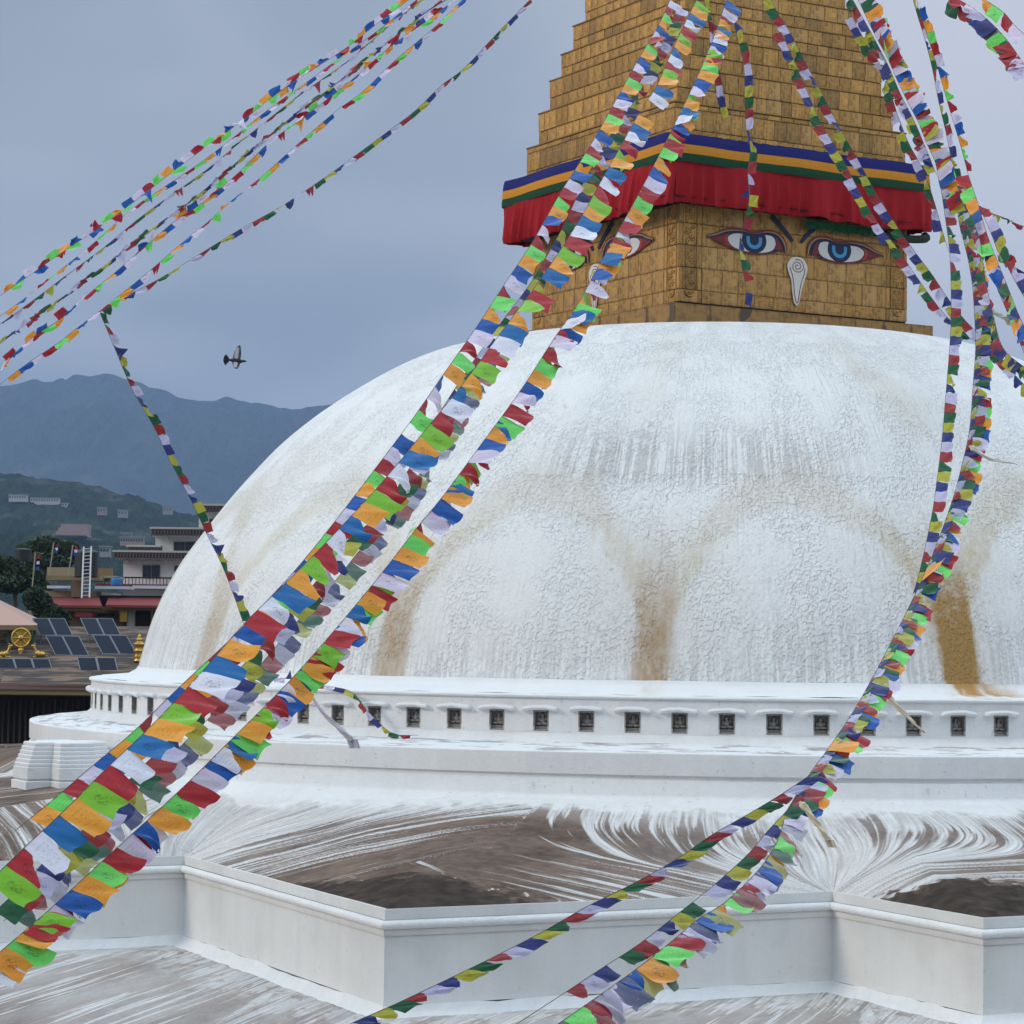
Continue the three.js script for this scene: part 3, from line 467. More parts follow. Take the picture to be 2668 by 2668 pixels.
const floorTex = colorTex(2048, 1024, (u, v) => {
  const x = mix(FX0, FX1, u), z = mix(FZ0, FZ1, v), R = Math.hypot(x, z), th = Math.atan2(x, z);
  const p = gsample(phi, x, z) * 20.3, a = gsample(age, x, z), D = drainOf(th), dD = Math.hypot(x - D[0], z - D[1]);
  const q = a * 0.33;
  const n1 = vn(p * 5.3, q * 0.7), n2 = vn(p * 17 + 3, q * 1.5), n3 = vn(p * 1.9 + 11, q * 0.4), f = fbm(x * 13, z * 13, 2), fine = vn(p * 37 + 5, q * 4);
  const n = 0.24 * n3 + 0.30 * n1 + 0.27 * n2 + 0.19 * fine;
  const left = th < SEP2 && th > SEP1, split = Math.exp(-Math.pow((th - SEP2) / 0.045, 2)) * sst(21.2, 23, R), fade = sst(SEP2 - 0.02, SEP2 + 0.16, th);
  let cov = 0.30 + 0.38 * (1 - sst(20.7, 22.4, R)) + 0.28 * (1 - sst(0.6, 3.4, dD)) + (left ? 0.20 * (1 - sst(3.5, 7.5, dD)) - 0.10 * sst(23, 26, R) : -0.04 + 0.22 * fade) - 0.16 * split;
  const m = moundAt(x, z); cov -= 1.1 * m;
  const thr = 0.5 + 0.30 * (1 - 2 * cov), lime = sst(thr - 0.05, thr + 0.09, n) * clamp(0.62 + 0.55 * (fine - 0.3) + 0.2 * (n1 - 0.5));
  const haze = 0.36 * sst(0.28, 0.9, cov) * (0.4 + fbm(x * 1.7, z * 1.7, 3));        // thin wash of lime between the streaks
  let c = soil(x, z); c = c.map((s, i) => mix(s, [0.046, 0.036, 0.030][i] * (0.35 + 1.5 * fbm(x * 4.5, z * 4.5, 5)), m * 0.94));
  const t = clamp(Math.max(lime, haze * (1 - m))); c = c.map((s, i) => mix(s, LIME[i] * (0.92 + 0.16 * f), clamp(t)));
  const splash = 1 - sst(0.15, 0.75, R - 20.45 + 0.8 * (fbm(x * 4, z * 4, 3) - 0.45)); return c.map((s, i) => mix(s, 0.74 + 0.06 * (f - 0.5), clamp(splash * 0.95)));
}, THREE.ClampToEdgeWrapping);
{
  const ths = []; for (let d = -112; d <= 92; d += 0.5) ths.push(d * Math.PI / 180); for (const p of EDGE) ths.push(ang(p) - 1e-4, ang(p) + 1e-4); ths.sort((a, b) => a - b);
  const rr = ths.map(t => Math.min(60, rho(t)) - 0.04), NR = 26;
  wpart('terrace_floor', grid(ths.length - 1, NR, (u, v, i, j) => {
    const t = ths[i], r = mix(20.3, Math.max(20.6, rr[i]), v), x = Math.sin(t) * r, z = Math.cos(t) * r;
    const y = mix(8.93, PY - 0.03, Math.pow(v, 0.8)) + (0.05 * (fbm(x * 0.9, z * 0.9, 3) - 0.5) + 0.02 * (fbm(x * 4, z * 4, 2) - 0.5)) * Math.sin(Math.PI * v) + 0.12 * moundAt(x, z) * Math.sin(Math.PI * Math.min(1, v));
    return [x, y, z];
  }, (u, v, q) => [(q[0] - FX0) / (FX1 - FX0), (q[2] - FZ0) / (FZ1 - FZ0)]), matte({ map: floorTex, roughness: 1, bumpMap: grayTex(512, 512, (x, y) => fbm(x * 90, y * 60, 4), THREE.RepeatWrapping), bumpScale: 0.04 }), terrace);
}
// lower terrace floor, one sheet per wall, streaked away from the wall
const lowTex = colorTex(1024, 1024, (u, v) => {
  const X = u * 16, Y = v * 12;                              // along the wall, away from it
  const drift = 0.5 * (fbm(X * 0.3, Y * 0.25, 2) - 0.5), p = X + drift, n = 0.36 * vn(p * 2.4, Y * 0.25) + 0.36 * vn(p * 7.5, Y * 0.5) + 0.28 * vn(p * 18, Y * 0.9), f = fbm(X * 9, Y * 9, 3);
  const cov = 0.36 + 0.5 * (1 - sst(0.2, 1.8, Y)) + 0.34 * (fbm(X * 0.35 + 3, Y * 0.3, 3) - 0.5), thr = 0.5 + 0.32 * (1 - 2 * cov), lime = sst(thr - 0.06, thr + 0.09, n) * clamp(0.7 + 0.5 * (vn(p * 26, Y * 1.5) - 0.35)), haze = 0.45 * (0.4 + fbm(X * 1.1 + 9, Y * 0.9, 4)) * sst(0.1, 0.5, cov), blot = sst(0.56, 0.7, fbm(X * 3 + 4, Y * 3.5, 4)) * (1 - sst(0.4, 2.4, Y)) * 0.5;
  const c = soil(X * 1.1, Y * 1.1); return c.map((s, i) => mix(mix(s * 1.1, LIME[i] * (0.9 + 0.2 * f), clamp(Math.max(lime, haze))), s * 1.6, blot));
});
lowTex.repeat.set(1 / 16, 1 / 12);
const lower = thing('lower_terrace', 'lower terrace floor streaked brown and white below the terrace wall', 'terrace', [-8.34, 4.4, 32]);
{
  const prof = [0.3, 0.7, 1.2, 2, 3, 4.5, 6.5, 9, 11.5].map(d => [d, WB - 0.075 - 0.045 * d]);
  wpart('terrace_floor', sweep(prof, 0.03, 0.5), matte({ map: lowTex, roughness: 1, bumpMap: plasterBump, bumpScale: 0.03 }), lower);
  wpart('wall', sweep([[11.5, 5.0], [11.52, 4.4], [11.55, 2.0], [11.6, 0]], 0, 2), wallMat, lower);
}
structure(mesh('ground', new THREE.CircleGeometry(14000, 64).rotateX(-Math.PI / 2), std({ color: lin(0.13, 0.125, 0.11) })), 'valley floor round the stupa and far town');

const M_groove = std({ color: lin(0.45, 0.44, 0.43) });  // even mid grey for the recessed band of the stepped plinth
// small stepped plinth with redented corners standing against the round plinth, at the left
{
  const t = thing('stepped_plinth', 'small white stepped plinth with redented corners against the round base, at the left edge', 'plinth', [-17.15, 8.15, 12.75]); t.rotation.y = PH;
  const layer = (w, y0, y1, b = 0.012) => { const h = w / 2, k = w * 0.27, s = new THREE.Shape(); const pts = [[-h + k, -h], [h - k, -h], [h - k, -h + k], [h, -h + k], [h, h - k], [h - k, h - k], [h - k, h], [-h + k, h], [-h + k, h - k], [-h, h - k], [-h, -h + k], [-h + k, -h + k]]; pts.forEach((p, i) => i ? s.lineTo(...p) : s.moveTo(...p)); return new THREE.ExtrudeGeometry(s, { depth: y1 - y0 - 2 * b, bevelEnabled: true, bevelSize: b, bevelThickness: b, bevelSegments: 1 }).rotateX(-Math.PI / 2).translate(0, y0 + b, 0); };
  mesh('base', layer(2.3, -0.3, 0.66, 0.02), plaster, t); mesh('groove', layer(2.2, 0.65, 0.70, 0.005), M_groove, t); mesh('die', layer(2.22, 0.69, 1.0, 0.02), plaster, t);
  for (let i = 0; i < 6; i++) mesh('step', layer(2.16 - i * 0.075, 0.99 + i * 0.10, 1.10 + i * 0.10, 0.025), plaster, t);
}

// ================================================================= PRAYER FLAGS
const printTex = [0, 1, 2].map(q => grayTex(64, 64, (x, y) => {
  const n = fbm(x * 30 + q * 50, y * 30, 2), wv = 0.92 + 0.08 * vn(x * 40, y * 40), r = Math.hypot(x - 0.5, y - 0.5);
  let k = 0; if (q === 0) k = x > 0.2 && x < 0.8 && y > 0.2 && y < 0.8 ? sst(0.45, 0.6, n) * (0.3 + 0.7 * (Math.floor(y * 16) % 2)) * 0.2 : 0; else if (q === 1) k = r < 0.2 ? sst(0.42, 0.6, n) * 0.4 : r < 0.36 ? sst(0.55, 0.7, n) * 0.16 : 0; else k = x > 0.25 && x < 0.75 && y > 0.15 && y < 0.85 ? sst(0.55, 0.7, n) * 0.16 : 0;
  return wv * (1 - k);
}, THREE.ClampToEdgeWrapping));
printTex.forEach(t => { t.colorSpace = THREE.NoColorSpace; });
const clothOf = (r, g, b, thin) => printTex.map((map, q) => new THREE.MeshPhysicalMaterial({ map, color: lin(r, g, b), roughness: 1, transmission: thin, thickness: 0, side: THREE.DoubleSide }));
const NEW = [clothOf(1, 0.39, 0.03, .4), clothOf(0.20, 0.86, 0.15, .4), clothOf(0.44, 0.010, 0.022, .3), clothOf(0.84, 0.73, 0.93, .4), clothOf(0.006, 0.105, 0.44, .3)];
const NEW2 = [clothOf(1, 0.40, 0.03, .4), clothOf(0.25, 0.62, 0.025, .4), clothOf(0.47, 0.02, 0.03, .25), clothOf(0.86, 0.84, 0.95, .35), clothOf(0.012, 0.15, 0.42, .25)];
const OLD = [clothOf(0.50, 0.47, 0.05, .35), clothOf(0.016, 0.12, 0.05, .3), clothOf(0.36, 0.035, 0.04, .3), clothOf(0.62, 0.58, 0.80, .4), clothOf(0.04, 0.05, 0.22, .3)];
const FADED = [clothOf(0.50, 0.50, 0.16, .5), clothOf(0.10, 0.19, 0.14, .5), clothOf(0.42, 0.13, 0.13, .5), clothOf(0.54, 0.52, 0.64, .55), clothOf(0.13, 0.14, 0.28, .5)];
const ropeMat = std({ color: lin(0.10, 0.08, 0.075), roughness: 1 });
/** one flag: its hem lies on y = 0 from x = -.5 to .5 and it hangs to y = -1; shear leans it along the rope */
function flagGeo(seed, shear) {
  const r = rng(seed * 131 + 7), wild = r() < 0.14, a = (wild ? 0.10 : 0.035) + 0.05 * r(), ph = r() * 6.3, fu = 0.5 + 0.8 * r(), fv = 0.3 + 0.8 * r(), skew = (r() - 0.5) * (wild ? 0.5 : 0.16), curl = wild ? (r() - 0.3) * 1.5 : (r() - 0.5) * 0.35, pinch = wild && r() < 0.5 ? 0.35 + 0.35 * r() : 0.05 * r(), tw = (r() - 0.5) * (wild ? 0.8 : 0.25), fold = r() < 0.2 ? 0.4 + 0.8 * r() : 0, fs = r() < 0.5 ? 1 : -1;
  return grid(8, 8, (u, v) => {
    let x = (u - 0.5) * (1 - pinch * v) + skew * v * (0.3 + 0.7 * v) + shear * v, z = a * Math.sin(2 * Math.PI * (u * fu + v * fv) + ph) * v * 1.4 + 0.025 * Math.sin(u * 13 + ph) * Math.sin(v * 9 + ph) + tw * (u - 0.5) * v;
    const bend = curl * v * v; let y = -v * Math.cos(bend * 0.9) - 0.05 * v * Math.sin(u * 5 + ph); z += v * Math.sin(bend) * 0.6;
    const w = fs > 0 ? u : 1 - u; if (fold && w + v > 1.3) { const k = (w + v - 1.3); x -= fs * k * 0.8 * fold; y += k * 0.5 * fold; z += k * 0.4; }
    return [x, y, z];
  });
}
const flagSets = {}; const flagSet = sh => flagSets[sh] ??= Array.from({ length: 24 }, (_, i) => flagGeo(i + 1, sh));
const flagGeos = flagSet(0);
const WIND = V(0.80, -0.6, 0.1);
/**
 * pts: [px, py] or [px, py, depth]; depths between are filled in evenly in 1/depth.
 * seq: the colours in turn; w: width along the rope as it shows side on; drop: length of the cloth; flap: how far a flag is swung about the rope
 */
function flagString(o) {
  const P = o.pts.map(p => p.slice()), run = [0]; for (let i = 1; i < P.length; i++) run.push(run[i - 1] + Math.hypot(P[i][0] - P[i - 1][0], P[i][1] - P[i - 1][1]));
  P[0][2] ??= o.z0; P.at(-1)[2] ??= o.z1;
  for (let i = 0, a = 0; i < P.length; i++) if (P[i][2]) { for (let k = a + 1; k < i; k++) { const t = (run[k] - run[a]) / (run[i] - run[a]); P[k][2] = 1 / mix(1 / P[a][2], 1 / P[i][2], t); } a = i; }
  const W = P.map(p => at(...p)), curve = new THREE.CatmullRomCurve3(W, false, 'centripetal'); curve.arcLengthDivisions = 400;
  const L = curve.getLength(), r = rng(o.seed ?? 1), w = o.w ?? 0.28, drop = o.drop ?? w * 1.15, pitch = w * (o.gap ?? 0.98);
  const N = 700, cum = [0], eye = camera.position; { let p0 = curve.getPointAt(0); for (let i = 1; i <= N; i++) { const p = curve.getPointAt(i / N), d = p.clone().sub(p0), v = p.clone().sub(eye).normalize(), l = d.length(), al = Math.sqrt(Math.max(0, l * l - d.dot(v) ** 2)); cum.push(cum[i - 1] + Math.max(al, l / 2.4)); p0 = p; } }
  const uOf = q => { let a = 0, b = N; while (b - a > 1) { const m = (a + b) >> 1; if (cum[m] < q) a = m; else b = m; } return (a + clamp((q - cum[a]) / (cum[b] - cum[a]))) / N; };
  const n = Math.floor(cum[N] / pitch);
  const g = thing(o.name ?? 'prayer_flag_string', o.label, 'prayer flags', W[0].toArray(), o.group);
  wpart('rope', new THREE.TubeGeometry(curve, Math.min(160, Math.max(24, n)), 0.0055, 4, false), ropeMat, g);
  const X = V(0, 0, 0), Y = V(0, 0, 0), Z = V(0, 0, 0), Mx = new THREE.Matrix4(), D = V(0, 0, 0), wind = o.wind ? V(...o.wind) : WIND;
  for (const layer of o.layers ?? [{}]) {
    const q = { ...o, ...layer }, seq = q.seq, start = q.start ?? 0, flap = q.flap ?? 0.25, sw = (q.w ?? w) / w, sd = q.drop ?? drop, lean = q.lean ?? 0, set = flagSet(q.shear ?? 0); let swing = 0;
    for (let i = 0; i < n; i++) {
      const s0 = (i + (layer.shift ?? 0)) * pitch; if (s0 + pitch > cum[N]) continue;
      const u0 = uOf(s0), u1 = uOf(s0 + pitch), u = (u0 + u1) / 2; if ((o.from && u < o.from) || (o.to && u > o.to)) continue;
      if (o.gaps?.some(([a, b]) => u > a && u < b) || r() < (q.miss ?? 0.015)) continue;
      const p = curve.getPointAt(u), len = (u1 - u0) * L / (o.gap ?? 0.98) * sw; X.copy(curve.getPointAt(u1)).sub(curve.getPointAt(u0)).normalize();
      swing = 0.5 * swing + (r() - 0.5) * 2 * flap; let s = lean + swing; if (r() < (q.gust ?? 0.09)) s += (r() - 0.5) * 2.2;
      D.copy(wind).addScaledVector(X, -wind.dot(X)).normalize(); D.applyAxisAngle(X, s);
      Y.copy(D).negate(); Z.crossVectors(X, Y).normalize(); Mx.makeBasis(X, Y, Z);
      const m = mesh('flag', set[Math.floor(r() * 24)], seq[(i + start) % seq.length][r() < 0.45 ? 1 : r() < 0.5 ? 0 : 2], g);
      m.quaternion.setFromRotationMatrix(Mx); m.position.copy(p).sub(g.position); const k = 0.96 + 0.1 * r(); m.scale.set(len * k, sd * (0.88 + 0.22 * r()), w * k);
    }
  }
  return g;
}
const rev = a => a.slice().reverse();
// the three broad strings that come down from the spire to the lower left
flagString({ label: 'leftmost long bright flag string, ending in an orange flag at lower left', seq: rev(NEW), start: 1, z0: 65, z1: 29, w: 0.25, drop: 0.36, seed: 11, shear: -0.15, flap: 0.22, pts: [[1746, 0], [1715, 67], [1666, 150], [1616, 241], [1552, 355], [1500, 440], [1459, 504], [1387, 631], [1322, 729], [1239, 856], [1170, 954], [1072, 1095], [979, 1219], [880, 1349], [774, 1480], [706, 1554], [600, 1666], [499, 1760], [427, 1829], [344, 1910], [241, 1995], [145, 2078], [41, 2163]] });
flagString({ label: 'middle of the three long bright flag strings at left, widest flags', seq: rev(NEW2), start: 3, z0: 64, z1: 26.5, w: 0.27, drop: 0.44, seed: 12, shear: -0.15, flap: 0.22, gaps: [[0.205, 0.235]], pts: [[1815, 0], [1769, 93], [1730, 181], [1707, 233], [1679, 272], [1616, 383], [1565, 474], [1503, 584], [1405, 732], [1300, 873], [1217, 986], [1123, 1102], [1007, 1243], [960, 1296], [852, 1411], [740, 1523], [640, 1620], [540, 1735], [437, 1847], [370, 1915], [269, 2010], [166, 2114], [78, 2194], [7, 2263], [-60, 2330]] });
flagString({ label: 'dull olive navy and grey flag string beneath the bright strings at left', seq: rev(OLD), start: 0, z0: 66, z1: 30.5, w: 0.24, drop: 0.32, seed: 13, shear: -0.1, flap: 0.16, pts: [[1772, 0], [1735, 90], [1690, 170], [1645, 255], [1590, 352], [1517, 482], [1470, 584], [1383, 736], [1300, 848], [1206, 1091 - 110], [1140, 1175 - 90], [1060, 1231], [973, 1374 - 20], [910, 1402], [839, 1498], [758, 1585], [684, 1672], [603, 1766], [500, 1853], [440, 1928], [334, 2034], [225, 2155], [131, 2228], [69, 2297], [-30, 2390]] });
flagString({ label: 'faded translucent flag string lying just right of the dull olive string at left', seq: rev(FADED), start: 0, z0: 59, z1: 31.5, w: 0.24, drop: 0.32, seed: 14, shear: -0.1, flap: 0.16, pts: [[1345, 850], [1250, 980], [1160, 1125], [1090, 1240], [1000, 1365], [940, 1430], [868, 1520], [790, 1602], [714, 1690], [636, 1782], [535, 1880], [470, 1945], [362, 2055], [255, 2170], [160, 2250], [95, 2320], [10, 2400]] });
flagString({ label: 'rightmost of the three long bright flag strings at left, crossing the dome', seq: rev(NEW), start: 0, z0: 63, z1: 28, w: 0.25, drop: 0.42, seed: 15, shear: -0.15, flap: 0.22, layers: [{}, { shift: 0.5, start: 2, seq: rev(NEW2), lean: -0.25, flap: 0.6, drop: 0.36 }], pts: [[1893, 0], [1860, 96], [1823, 186], [1767, 305], [1704, 430], [1633, 562], [1568, 678], [1496, 808], [1449, 874], [1355, 1019], [1254, 1157], [1156, 1290], [1076, 1388], [998, 1489], [880, 1632], [774, 1753], [697, 1833], [588, 1941], [510, 2019], [443, 2083], [325, 2190], [201, 2304], [97, 2398], [0, 2480], [-60, 2540]] });
// upper left: a sheaf of strings from the spire to the far left
const UL = { z0: 67, z1: 53, wind: [0.5, -0.8, 0.3] };
flagString({ ...UL, label: 'topmost flag string of the sheaf in the sky at upper left, ruffled orange and blue', seq: NEW, seed: 21, w: 0.3, drop: 0.15, flap: 0.9, lean: 2.7, layers: [{}, { lean: 0.5, shift: 0.4, start: 2, miss: 0.4 }], pts: [[1067, -2], [997, 50], [897, 128], [748, 224], [637, 310], [500, 410], [338, 534], [264, 590], [174, 649], [90, 708], [-8, 776]] });
flagString({ ...UL, label: 'second flag string from the top of the sheaf at upper left, sparse bright flags', seq: NEW, start: 2, seed: 22, w: 0.29, drop: 0.09, flap: 0.8, lean: 0.5, pts: [[1088, -3], [980, 83], [893, 145], [798, 215], [715, 273], [574, 385], [512, 431], [413, 497], [342, 546], [245, 633], [168, 695], [62, 779], [-8, 830]] });
flagString({ ...UL, label: 'thin string of small dull flags third from the top of the upper left sheaf', seq: OLD, seed: 23, w: 0.29, drop: 0.06, flap: 0.8, lean: 0.7, pts: [[1100, -3], [1001, 79], [914, 153], [773, 253], [674, 331], [537, 443], [429, 520], [348, 580], [273, 643], [165, 723], [87, 782], [-8, 850]] });
flagString({ ...UL, label: 'dark tightly wound flag string in the middle of the upper left sheaf', seq: OLD, start: 1, seed: 24, w: 0.28, drop: 0.07, flap: 1.6, layers: [{}, { shift: 0.5, start: 2, lean: 1.6 }], pts: [[1165, -3], [1080, 54], [943, 166], [868, 224], [790, 281], [666, 381], [583, 451], [484, 534], [425, 574], [326, 652], [264, 698], [193, 751], [109, 816], [31, 872], [-8, 902]] });
flagString({ ...UL, label: 'full ruffled string of orange green and red flags below the dark one at upper left', seq: NEW, start: 3, seed: 25, w: 0.3, drop: 0.12, flap: 0.9, lean: 0.4, layers: [{}, { shift: 0.45, start: 1, lean: 2.4, drop: 0.17, miss: 0.4 }], pts: [[1187, -3], [1113, 54], [1018, 120], [918, 207], [790, 306], [699, 373], [616, 455], [508, 542], [466, 568], [370, 649], [295, 714], [236, 761], [161, 829], [99, 869], [31, 928], [-8, 978]] });
flagString({ ...UL, label: 'lowest of the bright flag strings at upper left, from which a short string hangs', seq: NEW, start: 4, seed: 26, w: 0.31, drop: 0.12, flap: 0.6, lean: 0.2, pts: [[1207, -3], [1138, 66], [1034, 153], [939, 244], [885, 282], [765, 385], [682, 460], [599, 526], [528, 590], [481, 627], [373, 720], [295, 782], [258, 812], [205, 851], [155, 891], [71, 947], [-8, 1008]] });
flagString({ label: 'single slack string of small muted flags alone in the sky, lowest at upper left', seq: OLD, start: 2, seed: 27, z0: 66, z1: 57, w: 0.3, drop: 0.12, flap: 0.6, lean: 0.1, wind: [0.5, -0.8, 0.3], pts: [[1384, -4], [1299, 83], [1200, 186], [1154, 219], [1080, 290], [1026, 331], [914, 414], [844, 464], [732, 538], [628, 596], [512, 667], [404, 733], [342, 764], [262, 812]] });
flagString({ label: 'short string of small flags hanging steeply in front of the hills down to the dome', seq: OLD, start: 1, seed: 28, z0: 57, z1: 63.5, w: 0.27, drop: 0.2, flap: 0.5, wind: [0.95, -0.3, 0.2], pts: [[260, 814], [300, 910], [345, 1015], [400, 1110], [440, 1195], [475, 1260], [505, 1318], [540, 1395], [575, 1465], [605, 1540], [628, 1606], [640, 1640]] });
flagString({ label: 'loose twisted string of small flags trailing across the niche drum onto the ledge', seq: OLD, start: 2, seed: 29, z0: 61.5, z1: 58.6, w: 0.25, drop: 0.12, flap: 0.9, wind: [0.3, -0.9, 0.3], pts: [[690, 1766, 61], [760, 1769, 60.6], [823, 1783, 60.2], [870, 1790, 59.6], [905, 1798, 59.2], [930, 1815, 58.8], [955, 1850, 58.6], [985, 1880, 58.5], [1010, 1903, 58.4], [1040, 1915, 58.2], [1090, 1915, 58.1]] });
// thin strands against the tower
flagString({ label: 'short broken strand of dark flags hanging before the tower corner, ending with a red flag', seq: OLD, start: 0, seed: 31, z0: 66, z1: 67, w: 0.30, drop: 0.2, flap: 0.8, wind: [0.9, -0.2, 0.3], pts: [[1835, -4], [1848, 80], [1850, 130], [1864, 212], [1868, 255], [1878, 290], [1885, 325]] });
flagString({ label: 'long slack strand of small flags hanging past the valance over the left painted eye', seq: OLD, start: 4, seed: 32, z0: 66, z1: 63.5, w: 0.29, drop: 0.22, flap: 0.9, wind: [0.9, -0.2, 0.3], gaps: [[0.92, 0.955]], pts: [[1912, 60], [1938, 170], [1940, 260], [1945, 340], [1955, 385], [1948, 450], [1952, 520], [1938, 585], [1926, 640], [1934, 700], [1944, 750], [1940, 795]] });
flagString({ label: 'muted flag string crossing the tower front and valance, right one of two', seq: OLD, start: 0, seed: 33, z0: 66, z1: 61.5, w: 0.27, drop: 0.25, flap: 0.12, wind: [-0.8, -0.5, 0.25], pts: [[2008, -4], [2024, 30], [2056, 80], [2094, 155], [2140, 241], [2188, 335], [2236, 417], [2276, 492], [2344, 600], [2388, 662], [2429, 716], [2470, 778], [2516, 836], [2591, 911], [2651, 984], [2690, 1025]] });
flagString({ label: 'muted flag string crossing the tower front and valance, left one of two', seq: OLD, start: 2, seed: 34, z0: 65.5, z1: 61, w: 0.27, drop: 0.24, flap: 0.12, wind: [-0.8, -0.5, 0.25], pts: [[2035, 84], [2069, 159], [2106, 246], [2142, 326], [2191, 406], [2240, 501], [2294, 591], [2335, 644], [2420, 766], [2470, 829], [2506, 858], [2530, 885]] });
// the sheaf to the right of the tower
const RS = { z0: 66 };
flagString({ ...RS, label: 'sparse dark flag string just right of the tower tiers, leftmost of the right sheaf', seq: OLD, start: 3, seed: 41, z1: 62, w: 0.28, drop: 0.22, flap: 0.5, wind: [-0.5, -0.7, 0.2], pts: [[2222, 45], [2250, 100], [2302, 184], [2336, 291], [2370, 378], [2404, 439], [2443, 555], [2460, 618], [2472, 655]] });
flagString({ ...RS, label: 'dark matted flag string behind the bright ruffled one right of the tower', seq: OLD, start: 1, seed: 42, z1: 62, w: 0.26, drop: 0.26, flap: 0.7, wind: [-0.6, -0.75, 0.1], layers: [{}, { shift: 0.5, start: 2, lean: 0.4, drop: 0.2 }], pts: [[2220, -4], [2280, 104], [2316, 174], [2345, 242], [2382, 315], [2413, 388], [2440, 455]] });
flagString({ ...RS, label: 'thick ruffled bright flag string streaming right beside the tower tiers', seq: NEW, start: 0, seed: 43, z1: 61, w: 0.27, drop: 0.5, flap: 0.45, gap: 0.72, wind: [1, 0.1, 0.25], layers: [{ seq: OLD, drop: 0.40 }, { shift: 0.5, start: 3, lean: 0.2, drop: 0.46 }], pts: [[2234, -4], [2280, 92], [2309, 145], [2336, 206], [2365, 266], [2394, 322], [2413, 371], [2437, 424], [2447, 478], [2460, 520], [2480, 560]] });
flagString({ label: 'neat narrow flag string hanging straight down over the right of the dome', seq: rev(OLD), start: 1, seed: 44, gust: 0.04, z0: 63, z1: 52, w: 0.225, drop: 0.25, flap: 0.1, wind: [1, -0.12, 0.2], pts: [[2442, 430], [2455, 514], [2461, 555], [2474, 654], [2478, 763], [2478, 836], [2473, 921], [2462, 1054], [2455, 1139], [2440, 1260], [2432, 1318], [2418, 1391], [2403, 1459], [2391, 1509], [2378, 1550]] });
flagString({ label: 'thick mixed flag rope sweeping down the right of the dome to the terrace corner', seq: rev(OLD), start: 0, seed: 45, w: 0.24, drop: 0.32, gust: 0.05, flap: 0.08, shear: -0.2, wind: [0.95, -0.36, 0.1], lean: 0, layers: [{ seq: rev(NEW), w: 0.27, drop: 0.47, lean: -0.12, start: 2 }, { drop: 0.36 }, { shift: 0.5, start: 3, drop: 0.14, lean: 0.1, seq: rev(OLD) }], pts: [[2437, 424, 64], [2470, 480], [2489, 516], [2499, 584], [2518, 657], [2533, 739], [2539, 824, 60], [2542, 897], [2535, 1006], [2525, 1127], [2506, 1212, 55.5], [2488, 1282], [2456, 1376], [2423, 1462], [2382, 1553, 50.5], [2335, 1647], [2285, 1744], [2226, 1849, 43.5], [2161, 1946], [2105, 2023], [2049, 2113, 37.5]] });
flagString({ label: 'mixed flag rope with large bright flags running from the terrace corner to the bottom edge', seq: rev(NEW), start: 1, seed: 46, shear: -0.3, z0: 37, z1: 25.5, w: 0.27, drop: 0.32, flap: 0.2, wind: [0.75, -0.66, 0.1], layers: [{ drop: 0.33 }, { seq: rev(FADED), lean: -0.06, shift: 0.5, drop: 0.42, w: 0.25 }], pts: [[2049, 2113], [2030, 2180], [1997, 2240], [1955, 2290], [1921, 2322], [1873, 2363], [1824, 2391], [1741, 2460], [1652, 2529], [1555, 2598], [1444, 2675], [1400, 2706]] });
flagString({ label: 'orderly string of small flags left of the large flag rope at the bottom', seq: rev(OLD), start: 2, seed: 47, shear: -0.5, z0: 37.4, z1: 29, w: 0.2, drop: 0.21, flap: 0.12, wind: [0.7, -0.7, 0.1], to: 0.865, pts: [[2083, 2070], [2049, 2113], [2000, 2165], [1956, 2218], [1866, 2301], [1762, 2384], [1665, 2460], [1569, 2522], [1465, 2591], [1348, 2667], [1320, 2686]] });
flagString({ label: 'single string of small flags slanting across the terrace wall to the bottom left', seq: rev(OLD), start: 0, seed: 48, shear: -0.75, z0: 38.5, z1: 31, w: 0.235, drop: 0.16, flap: 0.15, wind: [0.6, -0.8, 0.1], pts: [[2105, 2023], [2052, 2059], [1962, 2114], [1852, 2177], [1762, 2239], [1652, 2301], [1527, 2363], [1424, 2422], [1335, 2469], [1236, 2518], [1128, 2570], [1024, 2619], [916, 2666], [880, 2684]] });
// far right
flagString({ label: 'string of folded dull flags in the sky, left of the pair beside the tower', seq: OLD, start: 0, seed: 51, z0: 63, z1: 60, w: 0.28, drop: 0.15, flap: 1.0, wind: [0.9, -0.4, 0.2], pts: [[2378, -4], [2394, 53], [2406, 90], [2428, 174], [2445, 262], [2466, 351], [2480, 420], [2505, 500], [2540, 599], [2566, 674], [2598, 751], [2640, 850], [2672, 930]] });
flagString({ label: 'flag string with bright green and orange flags at far right, running behind the flag ropes', seq: rev(NEW), start: 2, seed: 52, z0: 61, z1: 54, w: 0.29, drop: 0.33, flap: 0.5, wind: [-0.6, -0.75, 0.1], layers: [{}, { start: 4, shift: 0.5, lean: 0.5, drop: 0.25, seq: rev(OLD) }], pts: [[2523, 456], [2537, 497], [2550, 536], [2571, 608], [2596, 674], [2625, 746], [2651, 812], [2690, 895]] });
flagString({ label: 'string of narrow bright flags in the sky, right of the pair beside the tower', seq: NEW, start: 3, seed: 53, z0: 61, z1: 60.5, w: 0.30, drop: 0.19, flap: 0.7, wind: [0.95, -0.3, 0.2], pts: [[2386, -4], [2413, 85], [2437, 157], [2459, 233], [2481, 308], [2503, 380], [2523, 456]] });
flagString({ label: 'muted flag string dropping steeply beside the far right bright string', seq: OLD, start: 1, seed: 54, z0: 59, z1: 54, w: 0.27, drop: 0.26, flap: 0.4, wind: [-0.4, -0.85, 0.1], layers: [{}, { start: 3, shift: 0.5, lean: 0.3 }], pts: [[2530, 560], [2554, 630], [2566, 720], [2590, 830], [2615, 909], [2668, 955], [2690, 968]] });
